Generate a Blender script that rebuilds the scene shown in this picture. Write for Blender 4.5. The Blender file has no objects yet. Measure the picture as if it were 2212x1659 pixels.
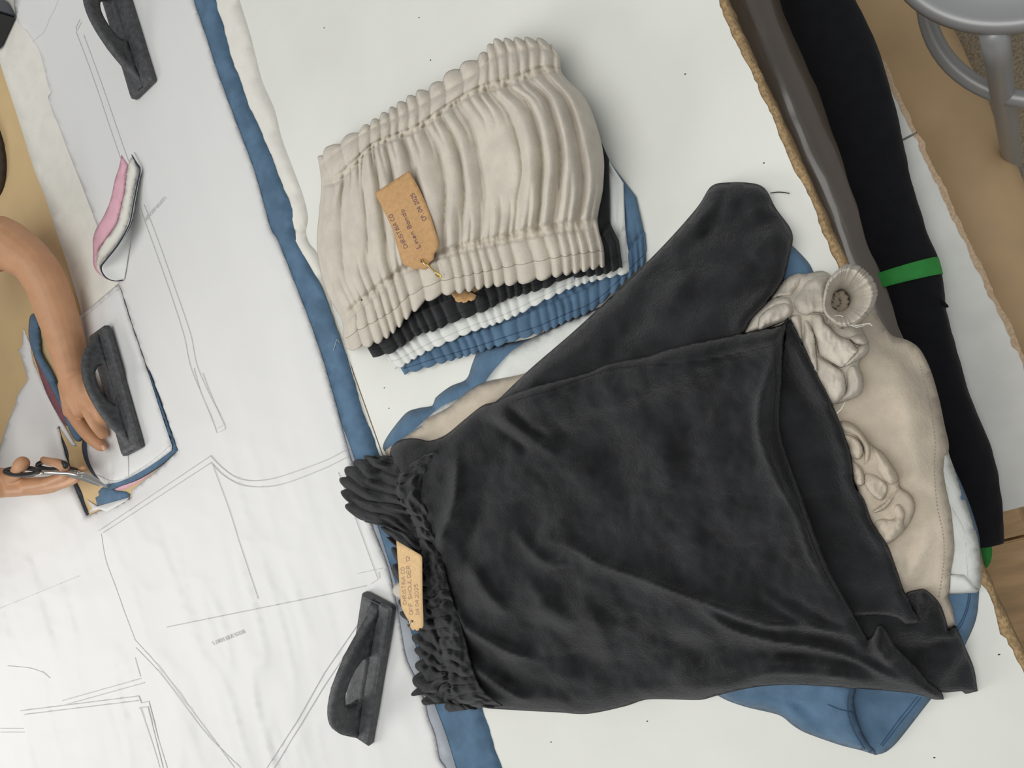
import bpy, bmesh, math, random
import numpy as np
from mathutils import Vector, Matrix
from mathutils.geometry import delaunay_2d_cdt
random.seed(7)
SC = bpy.context.scene
COL = SC.collection
W, HH = 2212.0, 1659.0
CX, CY = W/2, HH/2
F = 1650.0
TH = math.radians(32.0)
AL = math.radians(-9.0)
CAMH = 0.848
FLOOR = -0.90

# ------------------------------------------------------------------ camera model
nx, ny = F*math.tan(TH)*math.cos(AL), F*math.tan(TH)*math.sin(AL)   # image offset of the straight-down point
down = np.array([nx, -ny, -F]); down /= np.linalg.norm(down)
up = -down
xt = np.array([1.0, 0, 0]); xt = xt - up*xt.dot(up); xt /= np.linalg.norm(xt)
yt = np.cross(up, xt)
RT = np.stack([xt, yt, up])
def P0(R, px, py, z):
    px = np.asarray(px, float); py = np.asarray(py, float); z = np.asarray(z, float)
    d = np.stack([px-CX, -(py-CY), np.full(np.shape(px), -F)], -1) @ R.T
    t = (z-CAMH)/d[..., 2]
    p = d*t[..., None]; p[..., 2] += CAMH
    return p, t
a, _ = P0(RT, 1552, 0, 0); b, _ = P0(RT, 2201, 1440, 0)
e = (a-b); ang = math.atan2(e[1], e[0]) - math.pi/2
c_, s_ = math.cos(-ang), math.sin(-ang)
R = np.array([[c_, -s_, 0], [s_, c_, 0], [0, 0, 1]]) @ RT
def P(px, py, z):
    return P0(R, px, py, z)[0]
def pxm(px, py, z):                       # pixels per metre there
    return float(1.0/P0(R, px, py, z)[1])
def proj(p):
    q = (np.asarray(p, float)-np.array([0, 0, CAMH])) @ R
    return CX - F*q[..., 0]/q[..., 2], CY + F*q[..., 1]/q[..., 2]
cam = bpy.data.cameras.new('camera'); camo = bpy.data.objects.new('camera', cam); COL.objects.link(camo)
cam.sensor_fit = 'HORIZONTAL'; cam.sensor_width = 36; cam.lens = F*36/W; cam.clip_start = .02
M4 = Matrix([list(r)+[0] for r in R]+[[0, 0, 0, 1]]); M4.translation = (0, 0, CAMH)
camo.matrix_world = M4
SC.camera = camo

# ------------------------------------------------------------------ noise
def _h(ix, iy, seed):
    n = (ix*374761393 + iy*668265263 + int(seed)*974711) & 0xffffffff
    n = ((n ^ (n >> 13))*1274126177) & 0xffffffff
    return ((n ^ (n >> 16)) & 0xffff)/65535.0
def vnoise(x, y, seed=0):
    x = np.asarray(x, float); y = np.asarray(y, float)
    ix = np.floor(x).astype(np.int64); iy = np.floor(y).astype(np.int64)
    fx = x-ix; fy = y-iy
    fx = fx*fx*fx*(fx*(fx*6-15)+10); fy = fy*fy*fy*(fy*(fy*6-15)+10)
    a = _h(ix, iy, seed); b = _h(ix+1, iy, seed); c = _h(ix, iy+1, seed); d = _h(ix+1, iy+1, seed)
    return (a*(1-fx)+b*fx)*(1-fy)+(c*(1-fx)+d*fx)*fy - .5
def fbm(x, y, seed=0, o=3):
    r = 0; a = 1.0
    for i in range(o):
        r = r + a*vnoise(x*2**i+i*17.3, y*2**i-i*9.1, seed+i); a *= .5
    return r

# ------------------------------------------------------------------ polylines
def cr(pts, closed=False, step=8.0):
    """smooth curve through points; a third element marks a sharp corner"""
    n = len(pts); out = []
    segs = n if closed else n-1
    for i in range(segs):
        p1 = pts[i]; p2 = pts[(i+1) % n]
        p0 = pts[i-1] if (i > 0 or closed) else None
        p3 = pts[(i+2) % n] if (i+2 < n or closed) else None
        a1 = np.array(p1[:2], float); a2 = np.array(p2[:2], float)
        a0 = np.array(p0[:2], float) if p0 is not None and len(p1) < 3 else 2*a1-a2
        a3 = np.array(p3[:2], float) if p3 is not None and len(p2) < 3 else 2*a2-a1
        L = np.linalg.norm(a2-a1)
        k = max(1, int(round(L/step)))
        m1 = (a2-a0)*.5; m2 = (a3-a1)*.5
        for m in (m1, m2):
            l = np.linalg.norm(m)
            if l > L*1.1: m *= L*1.1/l
        for j in range(k):
            t = j/k
            out.append((2*t**3-3*t*t+1)*a1+(t**3-2*t*t+t)*m1+(-2*t**3+3*t*t)*a2+(t**3-t*t)*m2)
    if not closed: out.append(np.array(pts[-1][:2], float))
    return np.array(out)
def resamp(c, n):
    d = np.r_[0, np.cumsum(np.linalg.norm(np.diff(c, axis=0), axis=1))]
    t = np.linspace(0, d[-1], n)
    return np.stack([np.interp(t, d, c[:, k]) for k in range(c.shape[1])], -1)
def dist_poly(q, c, closed=True):
    a = c; b = np.roll(c, -1, axis=0)
    if not closed: a = c[:-1]; b = c[1:]
    out = np.full(len(q), 1e9); par = np.zeros(len(q))
    n = len(a)
    for i0 in range(0, len(q), 4000):
        qq = q[i0:i0+4000][:, None, :]
        ab = b-a; l2 = (ab**2).sum(1)+1e-9
        t = np.clip(((qq-a)*ab).sum(2)/l2, 0, 1)
        dd = ((qq-a-ab*t[..., None])**2).sum(2)
        k = dd.argmin(1)
        out[i0:i0+4000] = np.sqrt(dd[np.arange(len(k)), k])
        par[i0:i0+4000] = (k+t[np.arange(len(k)), k])/n
    return out, par
def inside(q, c):
    x, y = q[:, 0], q[:, 1]; r = np.zeros(len(q), bool)
    n = len(c)
    for i in range(n):
        x1, y1 = c[i]; x2, y2 = c[(i+1) % n]
        if y1 == y2: continue
        m = ((y1 > y) != (y2 > y)) & (x < (x2-x1)*(y-y1)/(y2-y1)+x1)
        r ^= m
    return r

# ------------------------------------------------------------------ objects
def setp(o, label=None, cat=None, group=None, kind=None):
    if label: o['label'] = label
    if cat: o['category'] = cat
    if group: o['group'] = group
    if kind: o['kind'] = kind
    return o
def mesh_obj(name, v, f, mat, parent=None, smooth=True, mats=None, fm=None):
    me = bpy.data.meshes.new(name)
    me.from_pydata([tuple(map(float, p)) for p in v], [], [tuple(int(i) for i in q) for q in f])
    for m in (mats or [mat]): me.materials.append(m)
    if fm is not None: me.polygons.foreach_set('material_index', list(fm))
    me.polygons.foreach_set('use_smooth', [smooth]*len(me.polygons))
    me.update()
    o = bpy.data.objects.new(name, me); COL.objects.link(o)
    if parent is not None:
        o.parent = parent; o.matrix_parent_inverse = Matrix.Translation(-Vector(parent.location))
    return o
def empty(name, loc, label, cat, group=None):
    o = bpy.data.objects.new(name, None); COL.objects.link(o); o.location = tuple(float(x) for x in loc)
    o.empty_display_size = .05
    return setp(o, label, cat, group)
def bm_obj(name, bm, mat, parent=None, smooth=True):
    bmesh.ops.recalc_face_normals(bm, faces=bm.faces[:])
    v = [x.co[:] for x in bm.verts]; bm.verts.index_update()
    f = [[x.index for x in q.verts] for q in bm.faces]
    bm.free()
    return mesh_obj(name, v, f, mat, parent, smooth)
def solidify(o, t, off=-1):
    m = o.modifiers.new('thickness', 'SOLIDIFY'); m.thickness = t; m.offset = off
    return o
def box_obj(name, x0, x1, y0, y1, z0, z1, mat, parent=None, bev=.0):
    bm = bmesh.new(); bmesh.ops.create_cube(bm, size=1)
    for v in bm.verts:
        v.co = ((x0+x1)/2+v.co.x*(x1-x0), (y0+y1)/2+v.co.y*(y1-y0), (z0+z1)/2+v.co.z*(z1-z0))
    if bev: bmesh.ops.bevel(bm, geom=bm.edges[:], offset=bev, segments=2, affect='EDGES')
    return bm_obj(name, bm, mat, parent, False)
def tube(pts, rad, nseg=10, closed=False, caps=True, flat=None):
    """tube along 3-D points; rad scalar or list"""
    pts = np.asarray(pts, float); n = len(pts)
    rad = np.full(n, rad) if np.isscalar(rad) else np.asarray(rad, float)
    tan = np.gradient(pts, axis=0)
    if closed:
        tan = (np.roll(pts, -1, 0)-np.roll(pts, 1, 0))
    tan /= np.linalg.norm(tan, axis=1)[:, None]+1e-12
    ref = np.array([0, 0, 1.0]) if abs(tan[0][2]) < .9 else np.array([1.0, 0, 0])
    u = np.cross(tan[0], ref); u /= np.linalg.norm(u)
    v = []; f = []
    for i in range(n):
        u = u-tan[i]*u.dot(tan[i]); u /= np.linalg.norm(u); w = np.cross(tan[i], u)
        for k in range(nseg):
            a = 2*math.pi*k/nseg
            v.append(pts[i]+rad[i]*(math.cos(a)*u+math.sin(a)*w*(flat or 1)))
    m = n if closed else n-1
    for i in range(m):
        for k in range(nseg):
            a = i*nseg+k; b = i*nseg+(k+1) % nseg; i2 = (i+1) % n
            f.append((a, b, i2*nseg+(k+1) % nseg, i2*nseg+k))
    if caps and not closed:
        f.append(tuple(range(nseg))[::-1]); f.append(tuple((n-1)*nseg+k for k in range(nseg)))
    return v, f
def join(*vf):
    V = []; Fc = []
    for v, f in vf:
        k = len(V); V += list(v); Fc += [tuple(i+k for i in q) for q in f]
    return V, Fc

# ------------------------------------------------------------------ materials
def S(c):                                  # sRGB 0-255 -> linear
    return tuple(((x/255)/12.92 if x/255 <= .04045 else ((x/255+.055)/1.055)**2.4) for x in c)+(1,)
MATS = {}
def mat(name, col, rough=.6, metal=0, var=0, vscale=30, bump=0, bscale=200, sheen=0, coat=0, stretch=None, col2=None, weave=0, trans=0, wscale=1.0, spec=None):
    m = bpy.data.materials.new(name); m.use_nodes = True; nt = m.node_tree; N = nt.nodes; L = nt.links
    bs = N['Principled BSDF']
    bs.inputs['Base Color'].default_value = S(col); bs.inputs['Roughness'].default_value = rough
    bs.inputs['Metallic'].default_value = metal
    if spec is not None: bs.inputs['Specular IOR Level'].default_value = spec
    if sheen:
        bs.inputs['Sheen Weight'].default_value = sheen; bs.inputs['Sheen Roughness'].default_value = .45
        bs.inputs['Sheen Tint'].default_value = (1, 1, 1, 1)
    if coat: bs.inputs['Coat Weight'].default_value = coat; bs.inputs['Coat Roughness'].default_value = .12
    tc = N.new('ShaderNodeTexCoord'); co = tc.outputs['Object']
    if stretch:
        mp = N.new('ShaderNodeMapping'); mp.inputs['Scale'].default_value = stretch; L.new(co, mp.inputs['Vector']); cs = mp.outputs['Vector']
    else: cs = co
    def noise(scale, vec, detail=4):
        n = N.new('ShaderNodeTexNoise'); n.inputs['Scale'].default_value = scale; n.inputs['Detail'].default_value = detail
        L.new(vec, n.inputs['Vector']); return n.outputs['Fac']
    if var or col2:
        n = noise(vscale, cs)
        r = N.new('ShaderNodeValToRGB'); c = np.array(S(col)[:3])
        lo = c*(1-var) if not col2 else c; hi = np.minimum(c*(1+var), 1) if not col2 else np.array(S(col2)[:3])
        r.color_ramp.elements[0].position = .35; r.color_ramp.elements[0].color = (*lo, 1)
        r.color_ramp.elements[1].position = .65; r.color_ramp.elements[1].color = (*hi, 1)
        L.new(n, r.inputs['Fac']); L.new(r.outputs['Color'], bs.inputs['Base Color'])
    h = None
    if weave:
        hs = []
        for sc in ((1400, 120, 300), (120, 1400, 300)):
            mp = N.new('ShaderNodeMapping'); mp.inputs['Scale'].default_value = tuple(x*wscale for x in sc); L.new(co, mp.inputs['Vector'])
            hs.append(noise(1, mp.outputs['Vector'], 2))
        ad = N.new('ShaderNodeMath'); ad.operation = 'ADD'; L.new(hs[0], ad.inputs[0]); L.new(hs[1], ad.inputs[1]); h = ad.outputs[0]
        bp = N.new('ShaderNodeBump'); bp.inputs['Strength'].default_value = weave; bp.inputs['Distance'].default_value = .0012
        L.new(h, bp.inputs['Height']); prev = bp.outputs['Normal']
        n2 = noise(55, co, 5); b2 = N.new('ShaderNodeBump'); b2.inputs['Strength'].default_value = .35; b2.inputs['Distance'].default_value = .004
        L.new(n2, b2.inputs['Height']); L.new(prev, b2.inputs['Normal']); L.new(b2.outputs['Normal'], bs.inputs['Normal'])
    elif bump:
        bp = N.new('ShaderNodeBump'); bp.inputs['Strength'].default_value = bump; bp.inputs['Distance'].default_value = .002
        L.new(noise(bscale, cs), bp.inputs['Height']); L.new(bp.outputs['Normal'], bs.inputs['Normal'])
    if trans: bs.inputs['Transmission Weight'].default_value = trans
    MATS[name] = m
    return m
mLam = mat('white_laminate', (226, 227, 219), .42, var=.035, vscale=6, bump=.03, bscale=90)
mChip = mat('raw_chipboard', (176, 148, 108), .9, var=.28, vscale=260, bump=.8, bscale=420)
mKraft = mat('kraft_underlay', (203, 176, 130), .75, var=.05, vscale=8, bump=.06, bscale=60)
mPaper = mat('white_paper', (224, 224, 222), .6, var=.012, vscale=14, bump=.34, bscale=24, stretch=(1, .26, 1))
mGreyP = mat('grey_tissue_paper', (176, 182, 190), .7, var=.03, vscale=40)
mInk = mat('grey_printed_line', (196, 196, 194), .8)
mInk2 = mat('faint_printed_line', (213, 213, 210), .8)
mPen = mat('purple_ballpoint', (112, 84, 92), .6)
mPencil = mat('faint_pen', (158, 132, 106), .6)
mBeige = mat('beige_linen', (203, 195, 181), .95, var=.06, vscale=45, sheen=.12, weave=.45)
mBeigeS = mat('beige_linen_thin', (199, 187, 168), .95, var=.07, vscale=45, sheen=.1, weave=.5)
mBlack = mat('black_linen', (37, 38, 40), .95, var=.36, vscale=26, sheen=.18, weave=.9, spec=.25)
mBlackR = mat('black_jersey', (24, 25, 29), .95, var=.12, vscale=60, sheen=.05, weave=.25, spec=.2)
mWhite = mat('white_linen', (222, 224, 219), .9, var=.03, vscale=40, sheen=.1, weave=.35)
mCream = mat('cream_cotton', (228, 226, 216), .9, var=.03, vscale=30, weave=.15)
mBlue = mat('blue_linen', (86, 114, 139), .92, var=.16, vscale=32, sheen=.12, weave=.45, spec=.3)
mPink = mat('pink_cotton', (226, 176, 190), .9, var=.05, vscale=50, weave=.2)
mNavy = mat('navy_black_cotton', (58, 66, 78), .9, var=.1, vscale=50, weave=.2)
mPinkShade = mat('pink_cotton_shaded', (128, 82, 90), .9, var=.1, vscale=50)  # pink cotton darkened towards maroon: shade put into the base colour
mStBlue = mat('navy_thread', (44, 68, 98), .9)
mStBlack = mat('black_thread', (20, 20, 22), .9)
mStBeige = mat('beige_thread', (150, 140, 125), .9)
mStWhite = mat('white_thread', (196, 198, 194), .9)
mTag = mat('kraft_card', (190, 150, 103), .85, var=.07, vscale=220, bump=.1, bscale=500)
mTag2 = mat('pale_kraft_card', (216, 182, 134), .85, var=.06, vscale=220)
mGold = mat('brass_pin', (212, 178, 84), .25, 1)
mIron = mat('cast_iron', (77, 78, 80), .55, .2, var=.25, vscale=120, bump=.5, bscale=500, col2=None)
mSkin = mat('skin', (202, 152, 114), .5, var=.05, vscale=40, bump=.05, bscale=300)
mSkin.node_tree.nodes['Principled BSDF'].inputs['Subsurface Weight'].default_value = .08
mSkin.node_tree.nodes['Principled BSDF'].inputs['Subsurface Radius'].default_value = (.01, .004, .002)
mSkin.node_tree.nodes['Principled BSDF'].inputs['Subsurface Scale'].default_value = .3
mNail = mat('fingernail', (226, 172, 146), .3)
mSteel = mat('scissor_steel', (205, 203, 198), .22, 1)
mPlastic = mat('black_grip_plastic', (40, 44, 46), .4)
mRollP = mat('plastic_film_over_brown', (98, 88, 78), .3, coat=1.0, var=.12, vscale=4, bump=.5, bscale=9, stretch=(8, .9, 8))
mGreen = mat('green_fabric_tie', (52, 150, 66), .8, var=.08, vscale=60)
mShelf = mat('shelf_white_board', (232, 232, 226), .5, var=.05, vscale=20)
mShelfE = mat('shelf_raw_edge', (204, 178, 148), .9, var=.15, vscale=300)
mKraftR = mat('brown_wrapping_paper', (224, 192, 148), .7, var=.13, vscale=5, bump=.4, bscale=14)
mWood = mat('brown_wood', (205, 172, 130), .7, var=.2, vscale=9, bump=.2, bscale=40, stretch=(1, 5, 1))
mConc = mat('speckled_concrete', (178, 166, 144), .9, var=.28, vscale=220, bump=.5, bscale=260)
mStool = mat('grey_painted_metal', (172, 173, 173), .38, .25)
mDarkBrown = mat('dark_brown_weave', (70, 62, 54), .95, weave=.3)
mDark = mat('black_plastic', (24, 25, 30), .4)
mLid = mat('dark_grey_lid', (86, 92, 98), .35)
mShirt = mat('dark_cotton', (50, 50, 56), .9)
mHair = mat('brown_hair', (70, 48, 34), .7)
mMetalL = mat('table_leg_metal', (120, 122, 124), .5, .5)

# ------------------------------------------------------------------ support-height raster (what lies on what)
RS = 6.0; RX0, RY0 = -240.0, -240.0; RW, RH = 450, 356
SUP = np.zeros((RH, RW))
gy, gx = np.mgrid[0:RH, 0:RW]; GX = RX0+gx*RS; GY = RY0+gy*RS
def samp(A, px, py):
    x = np.clip((px-RX0)/RS, 0, RW-1.001); y = np.clip((py-RY0)/RS, 0, RH-1.001)
    ix = x.astype(int); iy = y.astype(int); fx = x-ix; fy = y-iy
    return (A[iy, ix]*(1-fx)+A[iy, ix+1]*fx)*(1-fy)+(A[iy+1, ix]*(1-fx)+A[iy+1, ix+1]*fx)*fy
def dilate(A, n):
    for _ in range(n):
        B = A.copy()
        for ax in (0, 1):
            for s in (1, -1): B = np.maximum(B, np.roll(A, s, ax))
        A = B
    return A
def blur(A, n):
    for _ in range(n):
        for ax in (0, 1): A = (np.roll(A, 1, ax)+A+np.roll(A, -1, ax))/3
    return A
def ridge(q, pts, amp, w, sharp=1.0):
    c = cr(pts, False, 10); d, par = dist_poly(q, c, False)
    return amp*np.exp(-(d/w)**2*sharp)*np.clip(np.sin(np.pi*np.clip(par, .02, .98))*1.6, 0, 1)
def sheet(name, pts, mat_, parent=None, T=.004, w=14, eps=.0006, step=14, ridges=(), noise=0, nsc=(60, 60), seed=0,
          thick=.0014, bridge=3, extra=None, ostep=8, register=True, smooth_outline=True, jitter=0, nfun=None):
    global SUP
    c = cr(pts, True, ostep) if smooth_outline else np.array([p[:2] for p in pts], float)
    if smooth_outline and not any(len(t) > 2 for t in pts):
        for _ in range(3): c = (np.roll(c, 1, 0)+2*c+np.roll(c, -1, 0))/4
    if jitter:
        dx = fbm(c[:, 0]/18, c[:, 1]/18, seed+50, 2)*jitter; dy = fbm(c[:, 0]/18+40, c[:, 1]/18, seed+60, 2)*jitter
        c = c+np.stack([dx, dy], -1)
    S0 = SUP
    Sd = blur(dilate(S0, bridge), bridge) if bridge else S0
    def zf(q):
        d, _ = dist_poly(q, c)
        pr = np.sqrt(np.clip(1-(1-np.clip(d/w, 0, 1))**2, 0, 1))
        s0 = samp(S0, q[:, 0], q[:, 1]); s1 = np.maximum(samp(Sd, q[:, 0], q[:, 1]), s0)
        z = (s0+eps)*(1-pr)+(s1+eps+T)*pr
        m = np.clip(d/(w*.8), 0, 1)
        add = 0
        for r in ridges: add = add+ridge(q, *r)
        if noise: add = add+noise*fbm(q[:, 0]/nsc[0], q[:, 1]/nsc[1], seed)
        if nfun is not None: add = add+nfun(q)
        z = z+add*m
        z = np.maximum(z, s0+eps*.8)
        if extra is not None: z = z+extra(q)
        return z
    x0, y0 = c.min(0); x1, y1 = c.max(0)
    ys = np.arange(y0+step/2, y1, step*.87); P_ = []
    for i, y in enumerate(ys):
        xs = np.arange(x0+(step/2 if i % 2 else 0), x1, step)
        P_.append(np.stack([xs, np.full(len(xs), y)], -1))
    g = np.concatenate(P_) if P_ else np.zeros((0, 2))
    if len(g):
        g = g[inside(g, c)]
    if len(g):
        d, _ = dist_poly(g, c); g = g[d > step*.45]
    # a ring close to the outline keeps the rounded rim
    allp = np.concatenate([c, g]) if len(g) else c
    n = len(c)
    ov, oe, of, *_r = delaunay_2d_cdt([Vector(p) for p in allp], [(i, (i+1) % n) for i in range(n)], [], 1, 1e-4)
    q = np.array([v[:] for v in ov])
    z = zf(q)
    V = P(q[:, 0], q[:, 1], z)
    o = mesh_obj(name, V, [tuple(f)[::1] for f in of], mat_, parent)
    # consistent upward normals
    me = o.data
    if sum(p.normal.z for p in me.polygons) < 0: me.flip_normals()
    if thick: solidify(o, thick)
    if register:
        m = (GX >= x0) & (GX <= x1) & (GY >= y0) & (GY <= y1)
        qq = np.stack([GX[m], GY[m]], -1); ins = inside(qq, c)
        iy, ix = np.nonzero(m)
        zz = zf(qq[ins]); SUP = SUP.copy()
        SUP[iy[ins], ix[ins]] = np.maximum(SUP[iy[ins], ix[ins]], zz)
    o_zf[o.name] = zf
    return o
o_zf = {}
def rows_patch(name, rows, zf, mat_, parent=None, nu=160, nv=60, off=None, thick=.0015, register=True, smooth_rows=True):
    """surface through row curves (pixel polylines at parameter t); zf(s,t) gives the height in metres"""
    global SUP
    ts = np.array([r[0] for r in rows]); C = np.stack([resamp(cr(r[1], False, 6), nu+1) for r in rows])
    tv = np.linspace(0, 1, nv+1); G = np.zeros((nv+1, nu+1, 2))
    for j, t in enumerate(tv):
        i = min(max(np.searchsorted(ts, t, 'right')-1, 0), len(ts)-2)
        f = (t-ts[i])/(ts[i+1]-ts[i])
        if smooth_rows and len(ts) > 2:
            p0 = C[max(i-1, 0)]; p3 = C[min(i+2, len(ts)-1)]; d = ts[i+1]-ts[i]
            m1 = (C[i+1]-p0)/(ts[i+1]-ts[max(i-1, 0)])*d; m2 = (p3-C[i])/(ts[min(i+2, len(ts)-1)]-ts[i])*d
            G[j] = (2*f**3-3*f*f+1)*C[i]+(f**3-2*f*f+f)*m1+(-2*f**3+3*f*f)*C[i+1]+(f**3-f*f)*m2
        else: G[j] = C[i]*(1-f)+C[i+1]*f
    Sg, Tg = np.meshgrid(np.linspace(0, 1, nu+1), tv)
    if off is not None:
        tan = np.gradient(G, axis=0); tan /= np.linalg.norm(tan, axis=2, keepdims=True)+1e-9
        G = G+tan*off(Sg, Tg)[..., None]
    Z = zf(Sg, Tg)
    V = P(G[..., 0], G[..., 1], Z).reshape(-1, 3)
    n = nu+1
    Fc = [(j*n+i, j*n+i+1, (j+1)*n+i+1, (j+1)*n+i) for j in range(nv) for i in range(nu)]
    o = mesh_obj(name, V, Fc, mat_, parent)
    if sum(p.normal.z for p in o.data.polygons) < 0: o.data.flip_normals()
    if thick: solidify(o, thick)
    if register:
        A = np.zeros_like(SUP)
        # densify so that no raster cell is skipped
        fx = G.reshape(-1, 2); fz = Z.reshape(-1)
        ix = np.clip(np.round((fx[:, 0]-RX0)/RS).astype(int), 0, RW-1); iy = np.clip(np.round((fx[:, 1]-RY0)/RS).astype(int), 0, RH-1)
        np.maximum.at(A, (iy, ix), fz)
        SUP = np.maximum(SUP, A)
    return o, G, Z
def line_on(name, pts, zf, width, mat_, parent=None, lift=.0006, step=6, dash=None):
    """a thin raised ribbon (stitching, print) following a surface"""
    return mesh_obj(name, *ribbons([pts], zf, width, lift, step, dash), mat_, parent)
def ribbons(lines, zf, width, lift=.0006, step=6, dash=None):
    V = []; Fc = []
    for pts in lines:
        c = cr(pts, False, step)
        if len(c) < 2: continue
        t = np.gradient(c, axis=0); t /= np.linalg.norm(t, axis=1)[:, None]+1e-9
        nrm = np.stack([-t[:, 1], t[:, 0]], -1)*width/2
        l = c+nrm; r = c-nrm
        z = zf(c)+lift
        k = len(V)
        V += list(P(l[:, 0], l[:, 1], z)); V += list(P(r[:, 0], r[:, 1], z)); n = len(c)
        for i in range(n-1):
            if dash and (i % (dash[0]+dash[1])) >= dash[0]: continue
            Fc.append((k+i, k+i+1, k+n+i+1, k+n+i))
    return V, Fc
def merge(o, V, Fc, mats, fm):
    """print or writing goes into the mesh of the surface that carries it"""
    me = o.data; v0 = [x.co[:] for x in me.vertices]; f0 = [tuple(q.vertices) for q in me.polygons]
    sm = [q.use_smooth for q in me.polygons]; k = len(v0); nb = len(me.materials)
    new = bpy.data.meshes.new(me.name+'_printed')
    new.from_pydata(v0+[tuple(map(float, q)) for q in V], [], f0+[tuple(int(i)+k for i in q) for q in Fc])
    for m in list(me.materials)+mats: new.materials.append(m)
    new.polygons.foreach_set('material_index', [0]*len(f0)+[nb+i for i in fm])
    new.polygons.foreach_set('use_smooth', sm+[False]*len(Fc)); new.update(); o.data = new
    return o
def stitches(lines, zf, width, lift, step, m, parent, dash=None):
    for l in lines: mesh_obj('stitching', *ribbons([l], zf, width, lift, step, dash), m, parent, False)
def flatz(z):
    return lambda q: np.full(len(q), z)

# ------------------------------------------------------------------ handwriting strokes
def arc(cx, cy, rx, ry, a0, a1, n=10):
    return [(cx+rx*math.cos(math.radians(a0+(a1-a0)*i/n)), cy+ry*math.sin(math.radians(a0+(a1-a0)*i/n))) for i in range(n+1)]
GL = {
 'A': [[(0, 0), (.3, 1), (.6, 0)], [(.12, .4), (.48, .4)]],
 'B': [[(0, 0), (0, 1)], [(0, 1)]+arc(.2, .77, .3, .23, 90, -90)+[(0, .54)], [(0, .54)]+arc(.22, .27, .36, .27, 90, -90)+[(0, 0)]],
 'C': [arc(.32, .5, .32, .5, 45, 315)], 'D': [[(0, 0), (0, 1)], [(0, 1)]+arc(.1, .5, .5, .5, 90, -90)+[(0, 0)]],
 'E': [[(.55, 1), (0, 1), (0, 0), (.55, 0)], [(0, .5), (.45, .5)]], 'F': [[(.55, 1), (0, 1), (0, 0)], [(0, .5), (.42, .5)]],
 'H': [[(0, 0), (0, 1)], [(.55, 0), (.55, 1)], [(0, .5), (.55, .5)]], 'I': [[(.15, 0), (.15, 1)]],
 'K': [[(0, 0), (0, 1)], [(.55, 1), (0, .45), (.55, 0)]], 'L': [[(0, 1), (0, 0), (.5, 0)]],
 'N': [[(0, 0), (0, 1), (.5, 0), (.5, 1)]], 'O': [arc(.32, .5, .32, .5, 0, 360, 16)],
 'P': [[(0, 0), (0, 1)], [(0, 1)]+arc(.2, .75, .3, .25, 90, -90)+[(0, .5)]],
 'R': [[(0, 0), (0, 1)], [(0, 1)]+arc(.2, .75, .3, .25, 90, -90)+[(0, .5)], [(.2, .5), (.55, 0)]],
 'S': [arc(.28, .74, .26, .26, 40, 270, 9)+arc(.28, .25, .28, .25, 90, -140, 9)], 'T': [[(0, 1), (.6, 1)], [(.3, 1), (.3, 0)]],
 'U': [[(0, 1), (0, .3)]+arc(.28, .28, .28, .28, 180, 360)+[(.56, 1)]],
 '0': [arc(.28, .5, .28, .5, 0, 360, 16)], '1': [[(.05, .75), (.25, 1), (.25, 0)]],
 '2': [arc(.28, .72, .28, .28, 160, -30, 8)+[(0, 0), (.58, 0)]], '4': [[(.4, 0), (.4, 1), (0, .35), (.6, .35)]],
 '5': [[(.5, 1), (.08, 1), (.05, .58)]+arc(.26, .32, .3, .32, 110, -140, 9)], '.': [[(.1, 0), (.14, .07)]], '/': [[(0, -.1), (.4, 1)]],
 'a': [arc(.25, .3, .25, .3, 20, 340, 10), [(.5, .6), (.5, 0)]], 'd': [arc(.25, .3, .25, .3, 20, 340, 10), [(.5, 1), (.5, 0)]],
 'e': [[(.03, .32), (.48, .34)]+arc(.25, .3, .24, .3, 10, 310, 10)], 'i': [[(.1, .6), (.1, 0)], [(.1, .8), (.1, .86)]],
 'n': [[(0, .6), (0, 0)], [(0, .35)]+arc(.22, .36, .22, .24, 180, 0, 8)+[(.44, 0)]], 'o': [arc(.25, .3, .25, .3, 0, 360, 14)], ' ': []}
def text_strokes(txt, p0, p1, height, flip=1):
    adv = {' ': .45, 'I': .36, 'i': .3, '.': .3, '1': .45}
    tot = sum(adv.get(c, .78) for c in txt)
    p0 = np.array(p0, float); p1 = np.array(p1, float)
    L = np.linalg.norm(p1-p0); d = (p1-p0)/L; u = np.array([d[1], -d[0]])*flip    # letters rise to the left of the writing direction
    sx = L/tot; x = 0; out = []
    for c in txt:
        for st in GL[c]:
            out.append([tuple(p0+d*(x+px_)*sx+u*py_*height) for px_, py_ in st])
        x += adv.get(c, .78)
    return out

# ================================================================== TABLE AND WHAT IS UNDER IT
XE = float(np.mean([P(1552, 0, 0)[0], P(2201, 1440, 0)[0]]))          # x of the laminate edge
XO = XE+.0065                                                          # outer chipboard edge
XF = float(P(0, 520, 0)[0])-.16                                       # far edge
Y0, Y1 = -1.35, 1.35
XJ = float(P(790, 880, 0)[0])
table = empty('cutting_table', (0, 0, FLOOR), 'long white laminate cutting table with a chipped raw chipboard edge', 'table')
def board(name, x0, x1, jag=False, m=mLam):
    bm = bmesh.new(); ys = np.linspace(Y0, Y1, 500)
    top = []; bot = []
    for y in ys:
        j = (fbm(np.array(y*38.), np.array(.3), 3, 4)*.0045+fbm(np.array(y*160.), np.array(1.3), 5, 2)*.0022) if jag else 0
        top.append(bm.verts.new((x1+float(j), y, 0))); bot.append(bm.verts.new((x1+float(j), y, -.0016)))
    tl = [bm.verts.new((x0, Y1, 0)), bm.verts.new((x0, Y0, 0))]
    bm.faces.new(top+tl); 
    for i in range(len(ys)-1): bm.faces.new((top[i], bot[i], bot[i+1], top[i+1]))
    o = bm_obj(name, bm, m, table, False)
    return o
lam = board('laminate_top', XJ+.0012, XE, True)
board('laminate_top', XF, XJ-.0012)
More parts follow.
